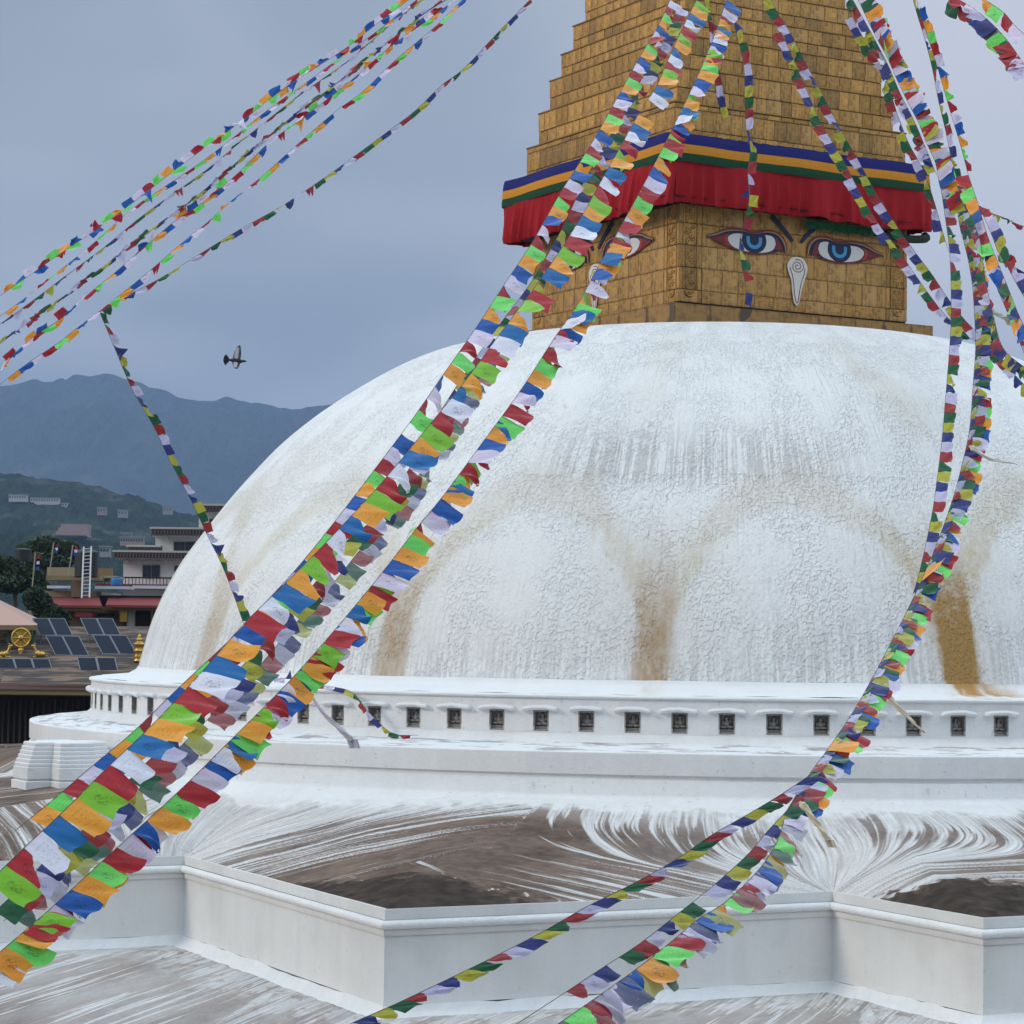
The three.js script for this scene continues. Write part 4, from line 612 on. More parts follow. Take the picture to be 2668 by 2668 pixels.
flagString({ label: 'short string of dark flags leaving level to the right edge beside the tower', seq: OLD, start: 4, seed: 55, z0: 60, z1: 60, w: 0.30, drop: 0.17, flap: 0.7, pts: [[2552, 536], [2579, 553], [2615, 567], [2651, 584], [2690, 597]] });
flagString({ label: 'outer string of mixed flags at the right edge above the dome', seq: NEW, start: 2, seed: 56, z0: 59, z1: 56, w: 0.27, drop: 0.24, flap: 0.7, wind: [0.8, -0.5, 0.2], layers: [{}, { seq: OLD, shift: 0.5, lean: 0.6 }], pts: [[2552, 540], [2583, 610], [2598, 650], [2625, 696], [2651, 744], [2690, 810]] });
flagString({ label: 'few ragged flags fluttering right from the outer right hand string', seq: OLD, start: 2, seed: 57, z0: 58, z1: 57, w: 0.28, drop: 0.16, flap: 0.9, pts: [[2598, 664], [2625, 684], [2658, 704], [2690, 722]] });
flagString({ label: 'heavy dark matted flag rope in the top right corner of the sky', seq: OLD, start: 1, seed: 58, z0: 52, z1: 49, w: 0.30, drop: 0.36, flap: 0.6, wind: [-0.4, -0.9, 0.1], layers: [{ }, { seq: FADED, shift: 0.5, lean: 0.3 }, { seq: NEW, start: 2, shift: 0.25, lean: -0.2, drop: 0.32 }], pts: [[2480, -12], [2539, 24], [2585, 62], [2622, 102], [2650, 140], [2690, 200]] });
flagString({ label: 'bright orange and red flag string above the dark rope in the top right corner', seq: NEW, start: 0, seed: 59, z0: 51, z1: 48, w: 0.31, drop: 0.26, flap: 0.5, wind: [-0.3, -0.9, 0.1], pts: [[2555, -8], [2597, 19], [2622, 39], [2641, 63], [2690, 108]] });

// white offering scarves knotted to the flag ropes and blown out
function scarf(label, pts, r0, r1, col, seed) {
  const W = pts.map(p => at(...p)), c = new THREE.CatmullRomCurve3(W), n = 30, m = 10, o = thing('offering_scarf', label, 'scarf', W[0].toArray(), undefined), fr = c.computeFrenetFrames(n);
  const g = grid(m, n, (u, v, i, j) => { const p = c.getPointAt(v), a = u * Math.PI * 2 + v * 3, k = mix(r0, r1, v) * (0.75 + 0.5 * vn(u * 5 + seed, v * 9)) * (1 + 0.35 * Math.sin(a * 3 + v * 14)) * (v < 0.06 ? 0.5 : 1), q = fr.normals[j].clone().multiplyScalar(Math.cos(a) * k).addScaledVector(fr.binormals[j], Math.sin(a) * k * 0.7); p.add(q); return [p.x, p.y, p.z]; });
  const M = std({ color: lin(...col), roughness: 0.9 }); wpart('twisted_cloth', g, M, o);
  const e = W.at(-1), f = grid(8, 6, (u, v) => [e.x + (u - 0.5) * r1 * 3 + v * 0.05, e.y - v * r1 * 2.5, e.z + 0.02 * Math.sin(u * 12)]); wpart('fringe', f, M, o);
}
scarf('cream twisted scarf blown out over the niches, upper on the right flag rope', [[2295, 1795, 46], [2330, 1832, 46], [2365, 1868, 46], [2403, 1903, 46]], 0.085, 0.02, [0.74, 0.66, 0.5], 1);
scarf('cream twisted scarf hanging off the flag rope over the terrace floor', [[2083, 2088, 36.8], [2108, 2118, 36.8], [2135, 2155, 36.8], [2160, 2188, 36.8]], 0.06, 0.045, [0.72, 0.62, 0.44], 2);
scarf('lilac grey scarf blown out from the third long flag string, below the dome', [[803, 1800, 41], [830, 1842, 41], [870, 1885, 41], [917, 1926, 41]], 0.025, 0.06, [0.60, 0.56, 0.62], 3);
scarf('thin pale scarf trailing right from the flag rope across the dome', [[2525, 1161, 55], [2553, 1180, 55], [2579, 1196, 55], [2645, 1208, 55]], 0.07, 0.012, [0.70, 0.66, 0.58], 4);
scarf('pale green scarf stretched between flag ropes at the right above the dome', [[2579, 807, 57], [2600, 820, 57], [2627, 831, 57]], 0.05, 0.06, [0.60, 0.62, 0.50], 5);

// ================================================================= BIRD
{
  const c = at(616, 940, 62), t = thing('pigeon', 'dark pigeon flying with raised wings in the sky left of the dome', 'bird', c.toArray());
  const parts = [], col = []; const put = (g, f) => { const n = g.index ? g.toNonIndexed() : g; n.computeVertexNormals(); const p = n.attributes.position; for (let i = 0; i < p.count; i++) col.push(...f(p.getX(i), p.getY(i), p.getZ(i))); n.deleteAttribute('uv'); parts.push(n); };
  const dk = [0.018, 0.018, 0.028];
  const body = [[-0.16, 0.012], [-0.12, 0.03], [-0.05, 0.052], [0.03, 0.058], [0.09, 0.045], [0.125, 0.03], [0.15, 0.028], [0.175, 0.026], [0.19, 0.014], [0.215, 0.004]];
  put(grid(14, 27, (u, v) => { const k = v * 9, i = Math.min(8, Math.floor(k)), x = mix(body[i][0], body[i + 1][0], k - i), r = mix(body[i][1], body[i + 1][1], k - i), a = u * 2 * Math.PI, lift = x > 0.13 ? 0.012 : 0; return [x, lift + Math.sin(a) * r * 0.9 - x * 0.06, Math.cos(a) * r]; }), x => x > 0.12 ? [0.012, 0.024, 0.03] : dk);
  const wing = s => put(grid(8, 14, (u, v) => { const span = v * (s > 0 ? 0.32 : 0.17), ch = (0.165 - 0.03 * v) * Math.sqrt(Math.max(0.02, 1 - Math.pow(v, 3.5))), x0 = 0.075 - 0.03 * v + 0.02 * Math.sin(v * 3), thick = 0.008 * Math.sin(Math.PI * u); return [x0 - u * ch, s * (0.012 + span), (s > 0 ? -0.10 : 0.16) * v + thick + 0.02 * Math.sin(Math.PI * u)]; }), (x, y) => { const v = Math.abs(y) / (s > 0 ? 0.33 : 0.18), e = (0.07 - x) / 0.16, pale = sst(0.15, 0.28, e) * (1 - sst(0.62, 0.85, e)) * (1 - sst(0.75, 0.95, v)); return [mix(0.03, 0.36, pale), mix(0.03, 0.35, pale), mix(0.04, 0.37, pale)]; });
  wing(1); wing(-1);
  put(grid(10, 6, (u, v) => { const a = (u - 0.5) * 1.75, r = 0.02 + v * 0.125; return [-0.125 - Math.cos(a) * r, 0.008 + Math.sin(a) * r * 1.05, 0.012 * Math.sin(u * 18) * v]; }), () => [0.01, 0.01, 0.018]);
  const g = mergeGeometries(parts); g.setAttribute('color', new THREE.Float32BufferAttribute(col, 3)); mesh('body', g, std({ vertexColors: true, roughness: 0.8 }), t); t.rotation.z = -0.05; t.scale.setScalar(1.22);
}

// ================================================================= HILLS
const forestTex = colorTex(512, 512, (x, y) => { let m = 0; const n = fbm(x * 22, y * 22, 4), f = fbm(x * 70, y * 70, 3); m = 0.35 + 1.3 * (0.45 * n + 0.55 * f) - 0.15; m *= 0.75 + 0.5 * fbm(x * 6, y * 6, 3); return [m, m * 1.0, m * 0.95]; });
function hill(name, label, pts, D, near, back, px0, px1, cols, rows, colf, rough) {
  const prof = px => { if (px <= pts[0][0]) return pts[0][1] + 40 * (fbm(px * 0.003, D, 3) - 0.5) - 0.02 * (px - pts[0][0]); const e = pts.at(-1); if (px >= e[0]) return e[1] + 60 * (fbm(px * 0.003 + 5, D, 3) - fbm(e[0] * 0.003 + 5, D, 3)); for (let i = 1; i < pts.length; i++) if (px <= pts[i][0]) { const t = (px - pts[i - 1][0]) / (pts[i][0] - pts[i - 1][0]), s = t * t * (3 - 2 * t); return mix(pts[i - 1][1], pts[i][1], mix(t, s, 0.4)); } };
  const col = [], c0 = camera.position;
  const g = grid(cols, rows, (u, v) => {
    const px = mix(px0, px1, u), top = at(px, prof(px), D), d = top.clone().sub(c0).divideScalar(D), t = v < 0.8 ? v / 0.8 : 1, r = v < 0.8 ? mix(near, D, t) : mix(D, back, (v - 0.8) / 0.2);
    let h = v < 0.8 ? top.y * (0.12 * t + 0.88 * Math.pow(t, 1.5)) : top.y * (1 - 0.5 * (v - 0.8) / 0.2);
    const X = c0.x + d.x * r, Z = c0.z + d.z * r, sc = D / 9, gul = Math.abs(fbm(X / sc, Z / sc, 5) - 0.5) * 2;
    h += (gul - 0.25) * top.y * 0.30 * Math.sin(Math.PI * Math.min(1, t)) + rough * (fbm(X / (rough * 1.4), Z / (rough * 1.4), 3) - 0.5);
    col.push(...colf(X, Z, h / Math.max(1, top.y), gul)); return [X, h, Z];
  });
  g.setAttribute('color', new THREE.Float32BufferAttribute(col, 3));
  { const P = g.attributes.position, uv = g.attributes.uv, k = D > 4000 ? 1 / 900 : 1 / 240; for (let i = 0; i < uv.count; i++) uv.setXY(i, P.getX(i) * k, (P.getZ(i) * 0.8 + P.getY(i) * 2.5) * k); }
  structure(mesh(name, g, matte({ vertexColors: true, map: forestTex, bumpMap: forestTex, bumpScale: D > 4000 ? 25 : 7, roughness: 1, specularIntensity: 0 })), label);
  /** the distance at which the ray through (px, py) meets this hill */
  return (px, py) => { const P = g.attributes.position, i = Math.round((px - px0) / (px1 - px0) * cols), ray = at(px, py, 1).sub(c0), sl = ray.y / Math.hypot(ray.x, ray.z); for (let j = 0; j <= rows; j++) { const k = j * (cols + 1) + i, q = Math.hypot(P.getX(k) - c0.x, P.getZ(k) - c0.z); if ((P.getY(k) - c0.y) / q >= sl) return q / Math.hypot(ray.x, ray.z); } return D; };
}
hill('hills', 'long blue hazy ridge of forested mountains on the horizon', [[0, 998], [60, 999], [110, 996], [150, 984], [185, 979], [225, 981], [270, 979], [310, 986], [350, 1000], [400, 1012], [440, 1016], [480, 1034], [530, 1038], [590, 1040], [660, 1048], [720, 1057], [800, 1058], [900, 1052]], 8200, 3600, 10500, -1600, 4400, 700, 110, (x, z, h, g) => { const n = fbm(x / 260, z / 260, 4), f = sst(0.60, 0.68, fbm(x / 420 + 9, z / 420, 4)) * (1 - sst(0.35, 0.7, h)); return [mix(0.016 + 0.02 * n, 0.13, f * 0.5), mix(0.024 + 0.024 * n, 0.12, f * 0.5), mix(0.018 + 0.014 * n, 0.10, f * 0.5)]; }, 60);
const onHill = hill('near_hill', 'nearer dark wooded hill sloping down behind the rooftops at left', [[-60, 1238], [0, 1237], [50, 1236], [100, 1246], [150, 1252], [205, 1256], [250, 1270], [300, 1284], [350, 1294], [400, 1312], [450, 1330], [520, 1345], [650, 1362], [800, 1380], [1000, 1400]], 2500, 900, 3200, -500, 1200, 520, 150, (x, z, h) => { const n = fbm(x / 16, z / 16, 4), f = sst(0.63, 0.70, fbm(x / 60 + 2, z / 60, 3)); return [mix(0.008 + 0.026 * n, 0.2, f * 0.25), mix(0.014 + 0.036 * n, 0.19, f * 0.25), mix(0.009 + 0.018 * n, 0.15, f * 0.25)]; }, 12);

// ================================================================= ROOFTOPS at left
const boxPx = (x0, y0, x1, y1, z, d) => { const a = at((x0 + x1) / 2, (y0 + y1) / 2, z), w = (x1 - x0) / FOCAL * z, h = (y1 - y0) / FOCAL * z; return box(w, h, d, a.x, a.y, a.z - d / 2); };
const M = {
  cream: std({ map: plasterTex, color: lin(0.80, 0.74, 0.66) }), pale: std({ map: plasterTex, color: lin(0.95, 0.90, 0.84) }), tile: std({ color: lin(0.055, 0.036, 0.034), roughness: 0.8 }), trim: std({ color: lin(0.42, 0.39, 0.35) }), glass: new THREE.MeshPhysicalMaterial({ color: lin(0.03, 0.032, 0.035), roughness: 0.15 }),
  dark: std({ color: lin(0.018, 0.017, 0.016) }), black: std({ color: lin(0.014, 0.014, 0.016), roughness: 0.5 }), ochre: std({ color: lin(0.20, 0.145, 0.07) }), beige: std({ color: lin(0.30, 0.235, 0.15) }), redroof: std({ color: lin(0.20, 0.030, 0.030), roughness: 0.8 }), blue: std({ color: lin(0.03, 0.16, 0.42), roughness: 0.45 }), slate: std({ color: lin(0.055, 0.075, 0.105), roughness: 0.7 }), whiteEdge: std({ color: lin(0.55, 0.58, 0.62) }), pinkroof: std({ color: lin(0.47, 0.285, 0.235), roughness: 0.85 }), alu: std({ color: lin(0.45, 0.46, 0.48), metalness: 0.4, roughness: 0.5 }), brown: std({ color: lin(0.17, 0.115, 0.075) }), goldleaf: std({ color: lin(0.55, 0.35, 0.085), metalness: 0.9, roughness: 0.42 }), maroon: std({ color: lin(0.14, 0.02, 0.02) }), panel: new THREE.MeshPhysicalMaterial({ color: lin(0.014, 0.018, 0.034), roughness: 0.4, specularIntensity: 0.35 }), frame: std({ color: lin(0.20, 0.22, 0.25), metalness: 0.6, roughness: 0.5 }), green: std({ color: lin(0.03, 0.09, 0.06) }), slatwood: std({ color: lin(0.04, 0.028, 0.023) }), frontwall: std({ color: lin(0.05, 0.038, 0.032) }),
};
// the white house with tiled eaves
{
  const z = 235, b = at(480, 1640, z), h = thing('white_house', 'large cream house with three stepped storeys under dark tiled eaves', 'house', [b.x, 0, b.z - 6]);
  const lv = [[320, 1456, 640, 1660, 0], [405, 1396, 640, 1437, 1.6], [518, 1335, 700, 1376, 3.2]];
  lv.forEach(([x0, y0, x1, y1, s]) => wpart('wall', boxPx(x0, y0, x1, y1, z + s, 9), M.pale, h));
  const eave = (x0, y0, x1, y1, s) => {
    const e = wpart('eave', boxPx(x0 + 4, y0 + 4, x1, y1 - 3, z + s - 1.2, 1.3), M.tile, h); const P = V(0, 0, 0).add(h.position);
    const a = at(x0, y0, z + s - 1.3), w = (x1 - x0) / FOCAL * z; const t = new THREE.CylinderGeometry(0.07, 0.07, 0.75, 6), n = Math.floor(w / 0.3), l = [];
    for (let i = 0; i < n; i++) l.push(t.clone().rotateX(-0.5).translate(a.x + (i + 0.5) * 0.3 - P.x, a.y - 0.42 - P.y, a.z + 0.05 - P.z)); const m = mesh('roof_tiles', merge(l), M.tile, e); m.userData.kind = 'stuff';
    wpart('eave_trim', boxPx(x0 - 2, y0 - 1, x1, y0 + 4, z + s - 1.25, 1.5), M.trim, h); wpart('eave_trim', boxPx(x0 + 6, y1 - 4, x1, y1 + 1, z + s - 1.15, 1.2), M.trim, h);
  };
  eave(294, 1436, 640, 1458, 0); eave(392, 1375, 640, 1398, 1.6); eave(510, 1314, 700, 1337, 3.2); eave(331, 1421, 418, 1436, 0.9);
  const win = (x0, y0, x1, y1, s) => { const f = wpart('window', boxPx(x0 - 2, y0 - 2, x1 + 2, y1, z + s - 0.12, 0.2), M.trim, h); wpart('pane', boxPx(x0, y0, (x0 + x1) / 2 - 1, y1, z + s - 0.2, 0.1), M.glass, f); wpart('pane', boxPx((x0 + x1) / 2 + 1, y0, x1, y1, z + s - 0.2, 0.1), M.glass, f); };
  win(372, 1473, 416, 1503, 0); win(453, 1412, 511, 1439, 1.6); win(546, 1353, 600, 1376, 3.2); win(455, 1475, 500, 1503, 0);
  for (const [x, y, s] of [[326, 1459, 0], [425, 1459, 0], [427, 1399, 1.6], [528, 1399, 1.6]]) wpart('bracket', boxPx(x, y, x + 10, y + 7, z + s - 0.8, 0.8), M.cream, h);
  const rail = wpart('balcony', boxPx(250, 1522, 470, 1534, z - 3, 3), M.maroon, h); wpart('handrail', boxPx(250, 1503, 470, 1507, z - 3, 0.1), M.dark, rail); for (let x = 254; x < 470; x += 9) wpart('baluster', boxPx(x, 1507, x + 1.6, 1523, z - 3, 0.06), M.dark, rail);
  wpart('wall', boxPx(440, 1506, 640, 1640, z - 1, 6), M.cream, h);
}
// neighbour behind the tank, beige with ochre parapets and a slate wall
{
  const z = 128, b = at(230, 1640, z), h = thing('beige_house', 'low beige and ochre flat roofed house under the black water tank', 'house', [b.x, 0, b.z - 4]);
  wpart('wall', boxPx(105, 1540, 250, 1700, z, 8), M.beige, h); wpart('wall', boxPx(250, 1552, 470, 1700, z + 1, 8), M.slate, h);
  wpart('parapet', boxPx(122, 1478, 192, 1502, z + 3, 0.3), M.beige, h); wpart('parapet', boxPx(120, 1500, 262, 1512, z + 1, 3), M.ochre, h); wpart('parapet', boxPx(255, 1480, 292, 1500, z + 3, 0.3), M.ochre, h); wpart('parapet', boxPx(262, 1500, 300, 1506, z + 2, 3), M.beige, h);
  wpart('roof_edge', boxPx(122, 1526, 184, 1533, z - 0.4, 1.5), M.whiteEdge, h); wpart('roof_edge', boxPx(247, 1527, 335, 1535, z - 0.4, 2), M.whiteEdge, h); wpart('roof_edge', boxPx(345, 1526, 470, 1534, z - 0.4, 2), M.whiteEdge, h);
  wpart('pillar', boxPx(186, 1512, 214, 1556, z - 0.5, 1), M.brown, h);
  const r1 = wpart('roof', (() => { const g = new THREE.BufferGeometry(), q = [at(105, 1580, z - 3), at(266, 1580, z - 3), at(258, 1555, z), at(110, 1555, z)]; g.setAttribute('position', new THREE.Float32BufferAttribute([0, 1, 2, 0, 2, 3].flatMap(i => q[i].toArray()), 3)); g.computeVertexNormals(); g.setAttribute('uv', new THREE.Float32BufferAttribute(new Array(12).fill(0), 2)); return merge([g, boxPx(105, 1577, 266, 1583, z - 3, 0.2)]); })(), M.redroof, h);
  wpart('roof', (() => { const g = new THREE.BufferGeometry(), q = [at(274, 1580, z - 3), at(480, 1580, z - 3), at(480, 1557, z), at(282, 1557, z)]; g.setAttribute('position', new THREE.Float32BufferAttribute([0, 1, 2, 0, 2, 3].flatMap(i => q[i].toArray()), 3)); g.computeVertexNormals(); g.setAttribute('uv', new THREE.Float32BufferAttribute(new Array(12).fill(0), 2)); return merge([g, boxPx(274, 1577, 480, 1583, z - 3, 0.2)]); })(), M.redroof, h);
  wpart('fascia', boxPx(120, 1583, 262, 1592, z - 2.8, 0.4), M.ochre, h); wpart('fascia', boxPx(250, 1583, 480, 1590, z - 2.7, 0.5), M.ochre, h);
  wpart('wall', boxPx(150, 1590, 480, 1720, z - 1.5, 5), M.brown, h);
  wpart('pilaster', boxPx(331, 1590, 350, 1640, z - 2, 0.5), M.trim, h); wpart('gilded_capital', boxPx(312, 1589, 331, 1620, z - 2.2, 0.4), M.goldleaf, h);
  const w1 = wpart('window', boxPx(350, 1588, 396, 1640, z - 1.7, 0.3), M.trim, h); wpart('pane', boxPx(354, 1592, 392, 1638, z - 1.8, 0.2), M.dark, w1);
  const w2 = wpart('window', boxPx(250, 1596, 300, 1608, z - 1.7, 0.3), M.brown, h); wpart('pane', boxPx(254, 1598, 297, 1606, z - 1.8, 0.2), M.dark, w2);
  wpart('awning', boxPx(195, 1595, 240, 1607, z - 2.8, 1), M.redroof, h);
}
function lathe(name, label, cat, pos, prof, mat, part, extra) { const t = thing(name, label, cat, pos); mesh(part, new THREE.LatheGeometry(prof.map(p => new THREE.Vector2(...p)), 24), mat, t); extra?.(t); return t; }
{
  const p = at(222, 1502, 127); const ribs = [[0, 0], [0.6, 0]]; for (let i = 0; i <= 8; i++) ribs.push([0.63, 0.06 + i * 0.155], [0.60, 0.1 + i * 0.155]); ribs.push([0.6, 1.36], [0.45, 1.44], [0.2, 1.5], [0.2, 1.55], [0, 1.56]);
  const t = lathe('water_tank', 'black ribbed water tank behind the white ladder', 'tank', [p.x, p.y - 0.05, p.z - 0.3], ribs, M.black, 'shell', g => mesh('lid', new THREE.CylinderGeometry(0.22, 0.22, 0.07, 16).translate(0, 1.56, 0), M.black, g)); t.scale.setScalar(0.97);
  const q = at(60, 1462, 150), s = lathe('water_tank', 'dark water tank half hidden among the trees at far left', 'tank', [q.x, q.y, q.z], ribs, M.black, 'shell'); s.scale.set(0.8, 0.52, 0.8);
  const bpos = at(303, 1527, 124); lathe('barrel', 'bright blue plastic barrel on the roof edge', 'barrel', [bpos.x, bpos.y, bpos.z], [[0, 0], [0.24, 0], [0.27, 0.06], [0.255, 0.12], [0.275, 0.2], [0.255, 0.28], [0.27, 0.36], [0.22, 0.42], [0, 0.43]], M.blue, 'drum', g => mesh('lid', new THREE.CylinderGeometry(0.23, 0.23, 0.03, 16).translate(0, 0.43, 0), M.blue, g));
}
{
  const a = at(223, 1558, 124.5), top = at(228, 1424, 126.2), t = thing('ladder', 'white aluminium ladder leaning up to the black water tank', 'ladder', a.toArray()), d = top.clone().sub(a), L = d.length();
  const T = new THREE.Group(); t.quaternion.setFromUnitVectors(V(0, 1, 0), d.clone().normalize());
  for (const s of [-0.19, 0.19]) mesh('rail', rbox(0.085, L, 0.05, 0.02, s, L / 2, 0), M.alu, t);
  for (let y = 0.15; y < L; y += 0.22) mesh('rung', new THREE.CylinderGeometry(0.025, 0.025, 0.3, 8).rotateZ(Math.PI / 2).translate(0, y, 0), M.alu, t);
}
// solar panels on the sloping roof, one array per stand
function solar(label, cols, x0, y0, dx, sx, sy, z) {
  const o = at(x0, y0, z), t = thing('solar_array', label, 'solar panels', o.toArray(), 'solar panel arrays on the rooftop'), k = z / FOCAL, up = 0.82;
  const ex = V(dx * k, 0, 0), ey = V(sx * k, -sy * k, up), n = ex.clone().cross(ey).normalize().negate();
  if (n.z < 0) n.negate();
  for (let i = 0; i < cols; i++) {
    const q = (u, v, h) => V(0, 0, 0).addScaledVector(ex, i + u).addScaledVector(ey, v).addScaledVector(n, h);
    const slab = (u0, u1, v0, v1, h0, h1) => { const P = [q(u0, v0, h0), q(u1, v0, h0), q(u1, v1, h0), q(u0, v1, h0), q(u0, v0, h1), q(u1, v0, h1), q(u1, v1, h1), q(u0, v1, h1)], F = [[0, 1, 2, 3], [4, 7, 6, 5], [0, 4, 5, 1], [1, 5, 6, 2], [2, 6, 7, 3], [3, 7, 4, 0]], a = []; for (const f of F) a.push(...[f[0], f[1], f[2], f[0], f[2], f[3]].flatMap(m => P[m].toArray())); const g = new THREE.BufferGeometry(); g.setAttribute('position', new THREE.Float32BufferAttribute(a, 3)); g.setAttribute('uv', new THREE.Float32BufferAttribute(new Array(a.length / 3 * 2).fill(0), 2)); g.computeVertexNormals(); return g; };
    const f = mesh('frame', slab(0.01, 0.99, 0, 1, -0.04, 0), M.frame, t); mesh('cells', slab(0.055, 0.945, 0.03, 0.97, -0.01, 0.008), M.panel, f);
  }
  const ends = [[0.1, 0.9], [cols - 0.1, 0.9]]; for (const [u, v] of ends) { const p = V(0, 0, 0).addScaledVector(ex, u).addScaledVector(ey, v); mesh('leg', new THREE.CylinderGeometry(0.025, 0.025, 0.5, 6).translate(p.x, p.y - 0.27, p.z - 0.05), M.frame, t); }
}
solar('solar panel pair, upper left of the rooftop arrays beside the pink roof', 2, 83, 1610, 43, 31, 44, 108);
solar('solar panel pair directly below the upper left pair on the roof', 2, 118, 1656, 44, 36, 50, 106.6);
solar('solar panel pair at upper right, left of the gilded finial', 2, 208, 1610, 43, 30, 43, 108.2);
solar('solar panel pair just left of the gilded finial, below the upper right pair', 2, 240, 1654, 45, 36, 49, 106.8);
solar('row of three solar panels at the left edge in front of the gilded wheel', 4, -60, 1714, 47, 28, 53, 104.5);
solar('solar panel pair lowest at right, half behind the white drum', 2, 200, 1712, 50, 22, 54, 104.3);
// monastery: sloping roof deck, eave and dark front
{
  const z = 103, b = at(120, 1900, z), h = thing('monastery_building', 'dark fronted monastery building with ochre eave and brown sloping roof at left', 'building', [b.x, 0, b.z - 6]);
  wpart('wall', boxPx(-700, 1800, 700, 2450, z + 5, 6), M.frontwall, h); wpart('gallery_floor', boxPx(-700, 2200, 700, 2210, z + 2.5, 5), M.frontwall, h);
  wpart('eave', boxPx(-700, 1779, 700, 1796, z - 1.3, 2.4), std({ color: lin(0.27, 0.175, 0.14), map: shelfTex }), h); wpart('eave_fascia', boxPx(-700, 1796, 700, 1809, z - 1.25, 0.5), M.ochre, h); wpart('soffit', boxPx(-700, 1806, 700, 1812, z + 2.2, 6), M.brown, h);
  for (let x = -30; x < 330; x += 15) wpart('slat', boxPx(x, 1826, x + 5, 2300, z - 0.12, 0.1), x % 2 ? M.frontwall : M.slatwood, h);
  const q = [at(-700, 1782, z - 1), at(700, 1782, z - 1), at(700, 1632, z + 7), at(-700, 1632, z + 7)], g = new THREE.BufferGeometry(); g.setAttribute('position', new THREE.Float32BufferAttribute([0, 1, 2, 0, 2, 3].flatMap(i => q[i].toArray()), 3)); g.setAttribute('uv', new THREE.Float32BufferAttribute([0, 0, 6, 0, 6, 3, 0, 0, 6, 3, 0, 3], 2)); g.computeVertexNormals();
  wpart('roof_deck', g, std({ map: colorTex(256, 256, (x, y) => { const n = fbm(x * 8, y * 30, 4), f = fbm(x * 40, y * 60, 3), d = sst(0.40, 0.62, fbm(x * 3 + 2, y * 9, 4)); return [mix(0.17, 0.04, d) * (0.6 + 0.8 * n) + 0.02 * f, mix(0.11, 0.033, d) * (0.6 + 0.8 * n) + 0.014 * f, mix(0.078, 0.03, d) * (0.6 + 0.8 * n) + 0.01 * f]; }) }), h);
  for (const [x0, y0, x1, y1] of [[140, 1722, 400, 1731], [300, 1731, 420, 1742], [145, 1742, 215, 1750]]) wpart('roof_ridge', boxPx(x0, y0, x1, y1, z + 2.5, 0.4), M.dark, h);
}
// pink tent roof
{
  const z = 108.4, b = at(20, 1630, z), h = thing('pink_roof', 'faded pink tin roof sloping down at the left edge above the gilded wheel', 'roof', [b.x, b.y, b.z]);
  const tri = (ps) => { const g = new THREE.BufferGeometry(); g.setAttribute('position', new THREE.Float32BufferAttribute(ps.flatMap(p => p.toArray()), 3)); g.setAttribute('uv', new THREE.Float32BufferAttribute(new Array(ps.length * 2).fill(0), 2)); g.computeVertexNormals(); return g; };
  const a = at(-120, 1628, z - 2), c = at(97, 1629, z - 2), top = at(-90, 1520, z + 3), r = at(100, 1612, z + 4);
  wpart('roof_sheet', tri([a, c, top, c, r, top]), M.pinkroof, h);
  wpart('fascia', boxPx(-120, 1629, 97, 1641, z - 2, 0.15), M.ochre, h); wpart('wall', boxPx(-120, 1640, 92, 1720, z + 2.0, 2), M.frontwall, h);
  for (const x of [18, 86]) wpart('post', boxPx(x, 1640, x + 6, 1720, z - 1.8, 0.15), M.green, h);
}
